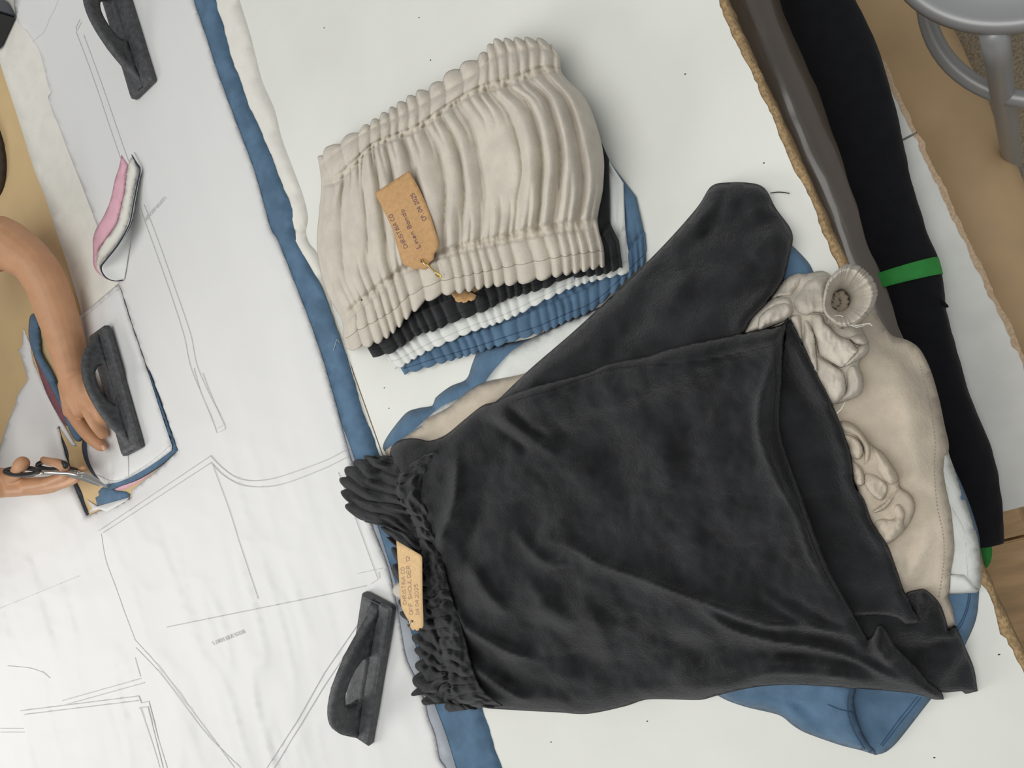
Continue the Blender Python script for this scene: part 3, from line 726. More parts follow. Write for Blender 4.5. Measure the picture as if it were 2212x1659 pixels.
g_white = garment('off_shoulder_top', 1400, 1050, 'white linen off shoulder top second from the bottom, showing between the beige and blue ones')
wb = sheet('body', [(878, 948), (895, 929), (940, 888), (966, 871), (1000, 858), (1035, 843), (1055, 815), (1070, 796), (1111, 754), (1175, 716), (1238, 685), (1400, 630), (1600, 600), (1800, 700), (1950, 800), (2040, 940), (2050, 980), (2059, 1006), (2082, 1072), (2104, 1135), (2115, 1180), (2119, 1227), (2119, 1268), (2110, 1279, 1), (2066, 1283), (2047, 1283, 1), (1900, 1250), (1700, 1350), (1300, 1380), (1000, 1300), (900, 1050)],
   mWhite, g_white, T=.008, w=20, eps=.001, step=16, noise=.003, nsc=(50, 50), seed=25, bridge=3, extra=droop,
   ridges=[([(1120, 840), (1170, 780), (1230, 720)], .004, 18), ([(1040, 860), (1100, 810), (1170, 740)], .005, 16), ([(2036, 1010), (2058, 1090), (2084, 1150), (2092, 1250)], -.0025, 5)])
wz = o_zf[wb.name]
sheet('turned_corner', [(2050, 1240, 1), (2082, 1242, 1), (2117, 1274, 1), (2110, 1280), (2066, 1284), (2046, 1284, 1)], mWhite, g_white, T=.005, w=10, eps=.001, step=8, bridge=1, extra=droop, smooth_outline=False)
stitches([[(2047, 1053), (2059, 1101), (2082, 1148), (2088, 1211), (2090, 1246)]], wz, 1.4, .0008, 5, mStWhite, g_white)

g_beige = garment('off_shoulder_top', 1600, 1100, 'beige linen off shoulder top under the black one, with bunched elastic cuffs at right')
gb = sheet('body', [(832, 978), (848, 962), (866, 949), (893, 931), (912, 916), (918, 905), (940, 895), (969, 879), (1016, 841), (1048, 825), (1127, 808), (1200, 780), (1500, 700), (1700, 640), (1850, 640), (1889, 664), (1895, 680), (1914, 710), (1930, 726), (1961, 735), (1987, 754), (2009, 796), (2028, 859), (2042, 925), (2049, 955), (2049, 976), (2040, 1006), (2044, 1047), (2053, 1091), (2061, 1164), (2061, 1196), (2053, 1243), (2050, 1287), (2059, 1317), (2064, 1352, 1), (2040, 1362), (1900, 1380), (1500, 1350), (1000, 1250), (880, 1050)],
   mBeigeS, g_beige, T=.008, w=20, eps=.001, step=15, noise=.004, nsc=(60, 60), seed=27, bridge=3, extra=droop,
   ridges=[([(1935, 800), (1960, 900), (1975, 1000), (1995, 1090)], .006, 30), ([(1900, 700), (1930, 760), (1950, 800)], .004, 10), ([(1950, 1270), (1990, 1190), (2010, 1130)], .006, 14), ([(1930, 1180), (1990, 1140), (2030, 1110)], .004, 12), ([(900, 940), (940, 920), (930, 905)], .003, 7), ([(940, 915), (1020, 870), (1110, 825)], .005, 14)])
gz = o_zf[gb.name]
stitches([[(1988, 790), (2008, 870), (2020, 950), (2018, 1010), (2024, 1090), (2038, 1160), (2038, 1220), (2028, 1290)]], gz, 2.0, .0006, 4, mStBeige, g_beige, (1, 1))
sheet('neck_corner', [(845, 1275), (861, 1253), (885, 1260), (880, 1300), (866, 1296), (850, 1287)], mBeige, g_beige, T=.012, w=9, eps=.02, step=6, bridge=0)

def slant(L_, deg, amt):
    a = math.radians(deg); d = np.array([math.cos(a), math.sin(a)]); s = np.array([p[:2] for p in L_], float) @ d; lo, hi = s.min(), s.max()
    return lambda q: -amt*np.clip(1-((q @ d)-lo)/(hi-lo), 0, 1)**1.2
# bunched sleeves with elastic cuffs, lying on the beige body
LOBES = [[(1686.1, 611.3), (1698.4, 599.0), (1723.0, 588.7), (1743.5, 592.8), (1731.2, 605.1), (1729.2, 617.4), (1714.8, 629.7), (1710.7, 640.0), (1686.1, 640.0), (1663.6, 646.1)], [(1605.1, 722.0), (1609.2, 711.7), (1614.4, 699.4), (1622.6, 681.0), (1641.0, 664.6), (1663.6, 646.1), (1686.1, 640.0), (1706.6, 642.0), (1714.8, 658.4), (1716.9, 674.8), (1706.6, 687.1), (1698.4, 691.2), (1673.8, 703.5), (1641.0, 713.8)], [(1640.0, 714.8), (1638.5, 693.3), (1647.2, 676.9), (1667.7, 661.5), (1692.3, 652.3), (1709.7, 657.4), (1714.8, 674.8), (1702.5, 691.2), (1673.8, 703.5)], [(1823.5, 797.8), (1835.8, 787.6), (1846.0, 785.5), (1858.3, 801.9), (1864.5, 822.4), (1863.4, 842.9), (1852.2, 857.3), (1817.3, 868.5), (1805.0, 867.5), (1823.5, 847.0), (1826.5, 826.5)], [(1759.9, 765.0), (1784.5, 777.3), (1805.0, 789.6), (1823.5, 806.0), (1827.6, 847.0), (1817.3, 861.4), (1798.9, 873.7), (1780.4, 853.2), (1757.9, 812.2)], [(1821.4, 793.7), (1835.8, 769.1), (1850.1, 748.6), (1866.5, 740.4), (1878.8, 742.5), (1876.8, 758.9), (1866.5, 771.2), (1841.9, 784.5)], [(1817.3, 717.9), (1833.7, 727.1), (1846.0, 720.9), (1866.5, 719.9), (1872.7, 730.2), (1874.7, 742.5), (1856.3, 746.6), (1844.0, 742.5)], [(1747.6, 676.9), (1764.0, 674.8), (1780.4, 678.9), (1782.5, 695.3), (1794.8, 703.5), (1805.0, 717.9), (1821.4, 728.1), (1831.7, 730.2), (1846.0, 744.5), (1854.2, 756.8), (1846.0, 767.1), (1823.5, 791.7), (1817.3, 795.8), (1794.8, 783.5), (1770.2, 769.1), (1764.0, 754.8), (1762.0, 736.3), (1751.7, 707.6)], [(1734.3, 691.2), (1741.5, 687.1), (1749.7, 699.4), (1759.9, 724.0), (1764.4, 765.0), (1764.4, 808.1), (1755.8, 797.8), (1741.5, 773.2), (1731.2, 740.4), (1734.3, 715.8)], [(1706.6, 687.1), (1714.8, 678.9), (1731.2, 676.4), (1734.7, 691.2), (1735.3, 715.8), (1733.3, 738.4), (1725.1, 732.2), (1714.8, 707.6)], [(1710.7, 654.3), (1714.8, 642.0), (1731.2, 621.5), (1739.4, 607.2), (1755.8, 599.0), (1778.4, 590.8), (1792.7, 599.0), (1784.5, 617.4), (1785.5, 642.0), (1789.6, 670.7), (1776.3, 677.9), (1759.9, 674.8), (1743.5, 684.0), (1733.3, 681.0), (1718.9, 674.8)]]
b1 = sheet('bunched_sleeve', [(1600, 735), (1606, 715), (1614, 697), (1624, 680), (1641, 665), (1664, 646), (1686, 611), (1698, 600), (1723, 589), (1743, 592), (1778, 583), (1800, 600), (1830, 640), (1860, 690), (1862, 716), (1872, 724), (1879, 742), (1877, 759), (1866, 771), (1852, 785), (1862, 805), (1866, 825), (1863, 843), (1852, 857), (1830, 866), (1802, 874), (1770, 860), (1740, 790), (1700, 720), (1660, 735)],
   mBeige, g_beige, T=.016, w=26, eps=.001, step=6, noise=.003, nsc=(30, 30), seed=29, bridge=1)
for k, L_ in enumerate(LOBES):
    sheet('sleeve_fold', L_, mBeige, g_beige, T=.011+.003*(k % 3), w=13, eps=.0008, step=3.5, ostep=4, noise=.004, nsc=(12, 26), seed=90+k, bridge=0, thick=.001, extra=slant(L_, (150, 200, 160, 20, 30, 60, 70, 40, 10, 170, 30)[k], .010))
cring = [(1778, 662), (1782, 630), (1790, 606), (1806, 588), (1825, 574), (1850, 576), (1872, 592), (1886, 610), (1893, 632), (1889, 652), (1881, 670), (1862, 690), (1845, 700), (1820, 705), (1800, 695), (1785, 682)]
cc = resamp(np.vstack([cr(cring, True, 4), cr(cring, True, 4)[:1]]), 181)[:-1]; ctr = np.array([1808., 652.])
V = []; nrad = 22
angs = np.arange(180)/180.0
ple = np.abs(np.sin(np.pi*(angs*27+.9*np.sin(angs*19)+.7*np.sin(angs*47))))**.7*(.35+.65*np.abs(np.sin(angs*9+1)))
for j in range(nrad):
    k = j/(nrad-1); rad = .24+.80*k
    q = ctr+(cc-ctr)*(rad*(1+.035*(ple-.5)*k))[:, None]
    zz = .026+.072*np.clip((k/.82), 0, 1)**.55 - .045*np.clip((k-.82)/.18, 0, 1)**2 + .007*(ple-.5)*np.clip(k*1.6, 0, 1)
    # the rim is higher at its far (left) side and droops at the near side
    zz = zz-.018*np.clip((q[:, 0]-1800)/90, 0, 1)*k
    V.append(P(q[:, 0], q[:, 1], zz))
V = np.concatenate(V)
Fc = [(j*180+i, j*180+(i+1) % 180, (j+1)*180+(i+1) % 180, (j+1)*180+i) for j in range(nrad-1) for i in range(180)]
Fc.append(tuple(range(180))[::-1])
cu = mesh_obj('elastic_cuff', V, Fc, mBeige, g_beige); solidify(cu, .0012)
# rough seam allowance down inside the cuff
for pts in ([(1806, 640), (1815, 636), (1822, 642), (1824, 656), (1818, 668), (1808, 668)], [(1798, 650), (1803, 644), (1807, 652), (1800, 662)], [(1790, 690), (1802, 694), (1812, 704), (1814, 712)]):
    c = cr(pts, False, 3); v, f = tube(P(c[:, 0], c[:, 1], np.full(len(c), .056)), .004+.001*np.sin(np.arange(len(c))*2.1), 8); mesh_obj('seam_allowance', v, f, mStBeige, g_beige)
LOBES2 = [[(1814.7, 908.9), (1837.8, 912.8), (1857.1, 928.2), (1876.4, 955.2), (1881.2, 976.4), (1874.5, 1003.4), (1862.9, 1011.1), (1864.8, 988.0), (1862.9, 964.8), (1849.4, 943.6), (1818.6, 934.0)], [(1819.5, 935.9), (1847.5, 943.6), (1862.9, 962.9), (1864.8, 982.2), (1857.1, 993.8), (1837.8, 989.9), (1828.2, 966.8)], [(1880.3, 962.9), (1903.4, 974.5), (1922.7, 999.6), (1940.0, 1028.5), (1940.0, 1040.0), (1922.7, 1049.7), (1903.4, 1034.3), (1889.9, 1015.0), (1890.9, 995.7)], [(1835.9, 993.8), (1853.3, 999.6), (1866.8, 1022.7), (1866.8, 1047.8), (1845.6, 1045.8)], [(1866.8, 1018.8), (1888.0, 1020.8), (1905.3, 1034.3), (1918.8, 1047.8), (1915.0, 1069.0), (1905.3, 1082.5), (1893.8, 1078.6), (1872.6, 1059.3), (1866.8, 1045.8)], [(1880.3, 1107.5), (1911.1, 1084.4), (1926.5, 1063.2), (1942.0, 1051.6), (1944.3, 1055.5), (1934.3, 1069.9), (1922.7, 1088.3), (1903.4, 1104.6)], [(1884.1, 1126.8), (1905.3, 1117.2), (1922.7, 1121.0), (1934.3, 1119.1), (1926.5, 1097.9), (1940.0, 1084.4), (1951.6, 1096.0), (1956.4, 1111.4), (1951.6, 1128.7), (1953.5, 1146.1), (1913.1, 1175.0)]]
b2 = sheet('bunched_sleeve', [(1800, 915), (1818, 909), (1838, 913), (1857, 928), (1876, 955), (1889, 966), (1903, 974), (1923, 1000), (1940, 1028), (1943, 1045), (1940, 1052), (1965, 1065), (1979, 1088), (1973, 1115), (1954, 1146), (1913, 1177), (1880, 1130), (1850, 1060), (1835, 990), (1815, 940)],
   mBeigeS, g_beige, T=.012, w=22, eps=.001, step=6, noise=.003, nsc=(26, 26), seed=33, bridge=1)
for k, L_ in enumerate(LOBES2):
    sheet('sleeve_fold', L_, mBeigeS, g_beige, T=.010+.003*(k % 2), w=12, eps=.0008, step=3.5, ostep=4, noise=.0035, nsc=(12, 24), seed=120+k, bridge=0, thick=.001, extra=slant(L_, (-30, -10, -20, 90, 70, 60, 40)[k], .009))
for t, z in (([(1793, 679), (1803, 683), (1812, 681), (1822, 684)], .085), ([(1838, 701), (1852, 703), (1866, 700), (1879, 699), (1884, 704)], .075), ([(1832, 700), (1850, 707), (1868, 703)], .075), ([(1826, 868), (1817, 884), (1808, 893)], .05)):
    v, f = tube(P(np.array([p[0] for p in t]), np.array([p[1] for p in t]), np.full(len(t), z)), .0005, 5); mesh_obj('loose_thread', v, f, mCream, g_beige)

# ================================================================== BANDEAU TOPS
def gth(x):
    s = x-np.floor(x); u = .34
    return np.clip(np.where(s < u, np.sin(np.pi/2*s/u), np.cos(np.pi/2*(s-u)/(1-u))), 0, 1)**.75
def bandeau(label, rows, mat_, zl, zr, T, nb, amp, hem, seed, ruffle=False):
    p = P(rows[1][1][0][0]+250, rows[1][1][0][1]-60, zl)
    root = empty('bandeau_top', p, label, 'top', 'elasticated bandeau tops stacked at the upper middle of the table')
    def folds(S_, T_):
        ph = 13*S_+.28*np.sin(9*S_+seed)+.16*np.sin(23*S_+2*seed)+.55*vnoise(S_*6, T_*2.6, seed)+.25*vnoise(S_*14, T_*4, seed+9)
        ph_ = 25*S_+.3*np.sin(15*S_+seed)+.5*vnoise(S_*12, T_*4, seed+5)
        tt = (T_-.2)/.62 if ruffle else T_/.62
        near = np.clip(np.abs(tt-.5)*2-.35, 0, 1)
        body = gth(ph)*(.45+1.1*(vnoise(S_*8, T_*1.6+3, seed+3)+.5))*(1-.5*near)+gth(ph_)*.75*near+.35*vnoise(S_*18, T_*7, seed+6)
        ph2 = nb*S_+.5*np.sin(17*S_+seed)+.18*vnoise(S_*20, T_*6, seed+1)
        ph3 = (nb-3)*S_+.6*np.sin(13*S_+2)+.2*vnoise(S_*20, T_*6, seed+2)
        b1_, b2_ = gth(ph2), gth(ph3)
        if ruffle:
            wt = np.clip((.20-T_)/.05, 0, 1); wb_ = np.clip((T_-.80)/.05, 0, 1)
        else:
            wt = np.zeros_like(S_); wb_ = np.clip((T_-.62)/.06, 0, 1)
        return body*(1-wt)*(1-wb_), b2_*wt, b1_*wb_
    def zf(S_, T_):
        e = np.sqrt(np.clip(1-np.abs(2*S_-1)**5, 0, 1))
        zb = zl*(1-S_)+zr*S_
        te = np.minimum(np.clip(T_/.10, 0, 1)**.5, .72+.28*np.clip((1-T_)/.10, 0, 1)**.5) if ruffle else .7+.3*np.clip((1-T_)/.08, 0, 1)**.5
        bd, tp, bt = folds(S_, T_)
        z = zb+T*e*(.35+.65*te)
        z = z+amp*1.7*(bd-.5)*e*(bd != 0)+amp*.75*(tp-.4)*(tp != 0)+amp*.85*(bt-.4)*(bt != 0)
        if ruffle:
            z = z-.006*np.exp(-((T_-.19)/.012)**2)*e-.005*np.exp(-((T_-.055)/.012)**2)*e-.007*np.exp(-((T_-.815)/.012)**2)*e-.0015*np.exp(-((T_-.945)/.006)**2)
            z = z+.010*np.sin(np.pi*np.clip((T_-.2)/.6, 0, 1))*e
            z = z+.008*np.exp(-((S_-.80)/.10)**2)*np.sin(np.pi*np.clip((T_-.2)/.6, 0, 1))
        else:
            z = z-.004*np.exp(-((T_-.65)/.02)**2)*e
        return z
    def off(S_, T_):
        bd, tp, bt = folds(S_, T_)
        o = hem*(bt-.6)*np.clip((T_-.9)/.1, 0, 1)
        if ruffle: o = o-12*(tp-.35)*np.clip((.055-T_)/.055, 0, 1)
        return o
    o, G, Z = rows_patch('body', rows, zf, mat_, root, nu=330 if ruffle else 240, nv=130 if ruffle else 50, off=off, smooth_rows=ruffle)
    j = int(round((.945 if ruffle else .90)*(G.shape[0]-1))); d_ = np.gradient(G[j], axis=0); d_ /= np.linalg.norm(d_, axis=1)[:, None]; n_ = np.stack([-d_[:, 1], d_[:, 0]], -1)*.65
    V = list(P(G[j][:, 0]+n_[:, 0], G[j][:, 1]+n_[:, 1], Z[j]+.0005))+list(P(G[j][:, 0]-n_[:, 0], G[j][:, 1]-n_[:, 1], Z[j]+.0005)); k = G.shape[1]
    mesh_obj('hem_stitching', V, [(i, i+1, k+i+1, k+i) for i in range(2, k-3)], {mBeige: mStBeige, mBlack: mStBlack, mWhite: mStWhite, mBlue: mStBlue}[mat_], root, False)
    return root, G, Z
bd_blue, G1, Z1 = bandeau('blue linen bandeau top, lowest of the stacked bandeau tops', [(0, [(745, 440), (950, 360), (1150, 300), (1288, 310)]), (.3, [(765, 590), (1000, 520), (1200, 470), (1374, 425)]), (.65, [(852, 772), (890, 758), (950, 738), (1026, 715), (1105, 688), (1180, 655), (1300, 600), (1391, 500)]),
   (1, [(873, 808), (907, 798), (946, 786), (1026, 763), (1105, 737), (1175, 716), (1232, 690), (1270, 675), (1310, 645), (1396, 565)])], mBlue, .003, .003, .010, 27, .006, 6, 2.0)
bd_white, G2, Z2 = bandeau('white linen bandeau top between the blue and black bandeau tops', [(0, [(735, 430), (950, 350), (1150, 290), (1284, 300)]), (.3, [(745, 580), (1000, 500), (1200, 450), (1347, 395)]), (.65, [(812, 742), (840, 742), (890, 722), (940, 700), (1020, 672), (1100, 640), (1180, 606), (1270, 560), (1352, 497)]),
   (1, [(852, 797), (871, 790), (899, 772), (937, 752), (973, 737), (1016, 718), (1096, 690), (1175, 650), (1225, 626), (1263, 612), (1300, 603), (1363, 588)])], mWhite, .012, .012, .009, 25, .005, 5, 5.0)
bd_black, G3, Z3 = bandeau('black linen bandeau top directly under the beige bandeau top', [(0, [(725, 420), (900, 335), (1100, 255), (1268, 235)]), (.3, [(735, 560), (950, 480), (1150, 410), (1316, 345)]), (.65, [(775, 715), (830, 710), (890, 678), (960, 648), (1040, 622), (1100, 595), (1180, 568), (1260, 540), (1318, 482)]),
   (.8, [(788, 742), (833, 737), (895, 703), (965, 672), (1045, 645), (1100, 618), (1180, 594), (1270, 560), (1337, 520)]), (1, [(805, 771), (837, 765), (865, 750), (904, 723), (939, 714), (978, 696), (1048, 671), (1096, 646), (1175, 623), (1222, 602), (1301, 593), (1345, 577)])], mBlack, .022, .026, .010, 24, .006, 5, 9.0)
bd_beige, G4, Z4 = bandeau('beige linen bandeau top with ruffled edges, topmost of the stacked bandeau tops', [
   (0, [(687, 345), (697, 332), (740, 305), (790, 275), (843, 240), (895, 207), (940, 185), (985, 150), (1012, 137), (1045, 118), (1066, 92), (1100, 88), (1150, 86), (1182, 92), (1198, 106)]),
   (.055, [(690, 360), (735, 322), (792, 284), (871, 247), (947, 205), (1023, 160), (1063, 124), (1110, 112), (1164, 103), (1209, 122)]),
   (.19, [(694, 402), (727, 394), (765, 360), (806, 320), (855, 300), (904, 281), (965, 238), (1023, 204), (1092, 187), (1145, 168), (1182, 156), (1216, 160)]),
   (.35, [(689, 460), (740, 430), (820, 370), (930, 330), (1040, 275), (1150, 225), (1268, 218)]),
   (.55, [(685, 540), (740, 525), (830, 480), (950, 430), (1080, 380), (1200, 335), (1302, 322)]),
   (.72, [(705, 630), (755, 600), (840, 550), (950, 500), (1080, 462), (1200, 425), (1303, 405)]),
   (.815, [(737, 690), (760, 668), (777, 652), (800, 632), (840, 602), (875, 575), (920, 555), (980, 535), (1074, 514), (1146, 497), (1197, 488), (1292, 477)]),
   (.945, [(742, 733), (775, 712), (815, 690), (850, 668), (880, 640), (940, 610), (1000, 596), (1074, 580), (1150, 565), (1220, 552), (1305, 540)]),
   (1, [(748, 757), (793, 748), (827, 734), (855, 712), (888, 678), (924, 650), (962, 636), (1002, 630), (1056, 619), (1106, 614), (1153, 607), (1204, 596), (1255, 586), (1307, 574)])], mBeige, .010, .034, .036, 23, .0095, 8, 3.3, True)

# ================================================================== BLACK OFF-SHOULDER TOP (top of the pile)
g_black = garment('off_shoulder_top', 1350, 1150, 'large black linen off shoulder top spread over the pile, with ruffled neckline')
sl = sheet('sleeve', [(1060, 885), (1082, 858), (1145, 797), (1240, 715), (1328, 633), (1398, 566), (1461, 500), (1512, 440), (1537, 400), (1575, 394), (1612, 394), (1645, 400), (1661, 418), (1667, 434), (1679, 455), (1702, 484), (1714, 508), (1709, 539), (1703, 565), (1694, 602), (1661, 650), (1622, 691), (1606, 722), (1500, 790), (1350, 850), (1150, 900)],
   mBlack, g_black, T=.024, w=38, eps=.001, step=10, noise=.008, nsc=(70, 70), seed=41, bridge=4, thick=.0018,
   ridges=[([(1490, 500), (1545, 455), (1600, 430)], .008, 18), ([(1500, 520), (1540, 480), (1570, 410)], -.007, 12), ([(1560, 520), (1620, 470), (1660, 440)], .006, 16), ([(1620, 560), (1660, 520), (1690, 490)], .006, 20), ([(1125, 845), (1160, 815), (1190, 770)], .008, 16), ([(1200, 790), (1280, 730), (1370, 650)], .006, 30), ([(1400, 700), (1460, 640), (1500, 580)], .006, 26), ([(1300, 780), (1360, 720), (1400, 660)], -.005, 22)])
fl = sheet('back_hem', [(1840, 1330), (1900, 1318), (1950, 1290), (1960, 1279), (1993, 1272), (2008, 1280), (2031, 1305), (2044, 1340), (2050, 1360), (2063, 1351), (2070, 1362), (2085, 1397), (2104, 1444), (2112, 1493, 1), (2085, 1499), (2078, 1493), (2044, 1496), (2028, 1493), (1980, 1462), (1900, 1400), (1860, 1380)],
   mBlack, g_black, T=.012, w=16, eps=.001, step=9, noise=.004, nsc=(40, 40), seed=43, bridge=2,
   ridges=[([(1996, 1275), (1994, 1310), (1984, 1350)], .008, 9), ([(1962, 1290), (1975, 1320), (1985, 1345)], -.006, 10), ([(1990, 1390), (2020, 1375), (2050, 1372), (2066, 1360)], .007, 9), ([(1960, 1410), (2010, 1395), (2060, 1380)], -.005, 12)])
ip = sheet('back_inner_panel', [(1700, 690, 1), (1708, 694), (1734, 742), (1765, 808), (1797, 871), (1819, 925), (1838, 983), (1847, 1050), (1866, 1078), (1885, 1129), (1917, 1177), (1933, 1218), (1955, 1281), (1977, 1320), (1990, 1345, 1), (1955, 1347), (1940, 1335), (1900, 1328), (1850, 1330), (1790, 1330), (1730, 1180), (1680, 1000), (1670, 850)],
   mBlack, g_black, T=.006, w=14, eps=.001, step=11, noise=.003, nsc=(50, 50), seed=44, bridge=4,
   ridges=[([(1920, 1200), (1945, 1270), (1970, 1335)], .003, 6)])
R_ = [([(1160, 1150), (1179, 1160), (1242, 1185), (1296, 1217), (1369, 1242), (1448, 1273), (1511, 1296), (1587, 1318), (1676, 1343), (1740, 1352)], .009, 20),
      ([(1489, 1290), (1543, 1334), (1590, 1362), (1670, 1383), (1749, 1395), (1830, 1415), (1900, 1450), (1987, 1492)], .009, 17),
      ([(990, 980), (988, 996), (985, 1069), (975, 1110), (960, 1148), (944, 1202)], .012, 18),
      ([(1040, 1000), (1040, 1080), (1015, 1150), (1000, 1210)], -.008, 24),
      ([(950, 1286), (975, 1311), (1004, 1352), (1054, 1384), (1096, 1406), (1160, 1425)], .013, 17),
      ([(985, 1375), (1010, 1425), (1058, 1466), (1110, 1500), (1150, 1520)], .010, 15),
      ([(1060, 1440), (1130, 1470), (1200, 1490), (1260, 1500)], -.006, 26),
      ([(1000, 1220), (1026, 1237), (1042, 1265), (1064, 1294), (1095, 1330)], .010, 14),
      ([(1100, 1150), (1121, 1158), (1159, 1199), (1194, 1218), (1230, 1210)], .007, 12),
      ([(1690, 760), (1664, 800), (1643, 863), (1640, 927), (1658, 990), (1689, 1053), (1727, 1116), (1752, 1195), (1797, 1268), (1820, 1310)], .008, 13),
      ([(1674, 830), (1668, 900), (1672, 950), (1700, 1040), (1740, 1140)], -.004, 8),
      ([(1060, 880), (1110, 920), (1159, 952), (1206, 990)], .009, 16), ([(1050, 900), (1100, 940), (1150, 985)], -.006, 12), ([(1090, 870), (1140, 920), (1200, 960)], -.006, 12),
      ([(1512, 1298), (1591, 1330), (1661, 1349), (1733, 1352), (1806, 1362), (1870, 1376)], .006, 10),
      ([(1640, 1270), (1690, 1310), (1740, 1340), (1800, 1372)], .006, 10), ([(1700, 1290), (1760, 1325), (1830, 1365)], -.004, 10),
      ([(1597, 1490), (1639, 1457), (1702, 1450), (1797, 1460), (1900, 1480)], .006, 11), ([(1620, 1425), (1700, 1430), (1800, 1440), (1880, 1455)], .004, 9),
      ([(1885, 1365), (1890, 1390), (1930, 1440)], .008, 12), ([(1120, 1060), (1150, 1120), (1190, 1150)], -.009, 40), ([(1240, 1290), (1290, 1360), (1310, 1440)], .006, 26),
      ([(1350, 900), (1420, 980), (1450, 1080)], .007, 50), ([(1260, 940), (1330, 1010), (1370, 1100)], -.005, 40), ([(1500, 900), (1540, 1000), (1580, 1080)], .006, 45), ([(1150, 1330), (1240, 1400), (1330, 1430)], -.007, 34), ([(1400, 1340), (1470, 1390), (1550, 1430)], -.006, 24), ([(1130, 1240), (1200, 1330), (1260, 1350)], .007, 22),
      ([(1110, 868), (1190, 846), (1310, 803), (1414, 790), (1483, 784), (1544, 776), (1667, 748)], -.004, 4), ([(1640, 840), (1600, 820), (1560, 812)], .004, 30)]
R_ += [(R_[0][0], .005, 7), (R_[1][0], .005, 6), ([(1512, 1298), (1591, 1330), (1661, 1349), (1733, 1352)], .004, 5), (R_[2][0], .004, 7), (R_[4][0], .005, 7), (R_[5][0], .004, 6), (R_[9][0], .003, 6)]
bb = sheet('body', [(842, 985), (848, 962), (868, 949), (900, 947), (928, 952), (963, 939), (1001, 908), (1042, 876), (1070, 868), (1089, 857), (1113, 848), (1186, 826), (1271, 804), (1313, 786), (1398, 769), (1446, 753), (1525, 736), (1613, 718), (1686, 702), (1701, 687, 1), (1699, 702), (1694, 737), (1689, 832), (1684, 895), (1689, 949), (1714, 1025), (1733, 1075), (1762, 1158), (1790, 1227), (1828, 1298), (1860, 1355), (1876, 1381, 1), (1885, 1371), (1895, 1352), (1901, 1349), (1914, 1362), (1939, 1400), (1977, 1438), (2006, 1473), (2034, 1495), (2039, 1511, 1), (2018, 1511), (1971, 1498), (1860, 1488), (1733, 1480), (1651, 1482), (1591, 1492), (1544, 1504), (1512, 1512), (1400, 1511), (1349, 1526), (1270, 1542), (1206, 1539), (1111, 1534), (1040, 1527), (1005, 1500), (985, 1400), (950, 1270), (915, 1150), (890, 1080), (860, 1030)],
   mBlack, g_black, T=.022, w=34, eps=.0015, step=7, noise=.009, nsc=(75, 75), seed=47, bridge=6, ridges=[(a, b*1.35, c*.92) for a, b, c in R_], thick=.0018,
   nfun=lambda q: .003*fbm(q[:, 0]/30, q[:, 1]/30, 77, 3))
bbz = o_zf[bb.name]
stitches([[(1113, 865), (1190, 843), (1313, 800), (1414, 788), (1483, 783), (1544, 775), (1667, 747)], [(1672, 760), (1676, 832), (1671, 895), (1676, 950), (1700, 1025), (1722, 1080), (1750, 1160), (1778, 1230), (1815, 1300)]], bbz, 1.6, .0006, 6, mStBlack, g_black)
# gathered elastic neckline
OUT = [(846, 990), (820, 984), (792, 985), (770, 996), (756, 1004), (740, 1035), (738, 1062), (747, 1088), (760, 1108), (775, 1122), (795, 1127), (815, 1128), (828, 1146), (840, 1166), (853, 1186), (856, 1215), (858, 1250), (866, 1300), (880, 1345), (898, 1368), (900, 1392), (906, 1420), (905, 1440), (900, 1475), (898, 1500), (914, 1502), (917, 1524), (940, 1518), (960, 1520), (976, 1538)]
MID = [(905, 985), (880, 1000), (868, 1015), (860, 1035), (856, 1055), (858, 1072), (866, 1090), (876, 1104), (885, 1116), (893, 1130), (900, 1148), (905, 1170), (910, 1195), (912, 1225), (918, 1260), (925, 1300), (935, 1335), (942, 1360), (948, 1385), (955, 1410), (960, 1435), (964, 1460), (970, 1485), (980, 1505), (1000, 1520), (1030, 1530)]
INN = [(950, 975), (930, 1000), (915, 1025), (908, 1050), (910, 1075), (918, 1098), (928, 1120), (938, 1145), (948, 1175), (955, 1205), (962, 1240), (972, 1280), (984, 1315), (995, 1350), (1005, 1385), (1012, 1415), (1020, 1445), (1032, 1475), (1050, 1500), (1085, 1525)]
def nz(S_, T_):
    ph = 24*S_+.4*np.sin(11*S_+1)+1.1*vnoise(S_*11, T_*3.5, 61); g = gth(ph)*(.5+1.2*(vnoise(S_*16, T_*2+5, 66)+.5)); g2 = gth(24*S_+.4*np.sin(8*S_)+2.0*vnoise(S_*9, T_*4.5, 62))*(.5+1.2*(vnoise(S_*12, T_*3, 67)+.5))
    z = np.interp(T_, [0, .2, .5, .8, 1], [.024, .036, .046, .055, .052])-.012*(1-T_)*np.clip((S_-.75)/.2, 0, 1)
    z = np.maximum(z, .012)
    z = z+.011*(np.where(T_ < .5, g2, g)-.55)*np.sin(np.pi*np.clip(T_*.86+.1, 0, 1))-.006*np.exp(-((T_-.48)/.05)**2)+.012*fbm(S_*22, T_*6, 64, 2)+.004*vnoise(S_*60, T_*10, 68)
    return z
def noff(S_, T_):
    g2 = gth(24*S_+.4*np.sin(8*S_)+2.0*vnoise(S_*9, T_*4.5, 62))
    return -16*(g2-.55)*np.clip((.22-T_)/.22, 0, 1)-10*vnoise(S_*24, T_*0+2, 65)*np.clip((.3-T_)/.3, 0, 1)
rows_patch('neckline_ruffle', [(0, OUT), (.48, MID), (1, INN)], nz, mBlack, g_black, nu=300, nv=48, off=noff, smooth_rows=False)
SUP = np.maximum(SUP, dilate(SUP, 0))

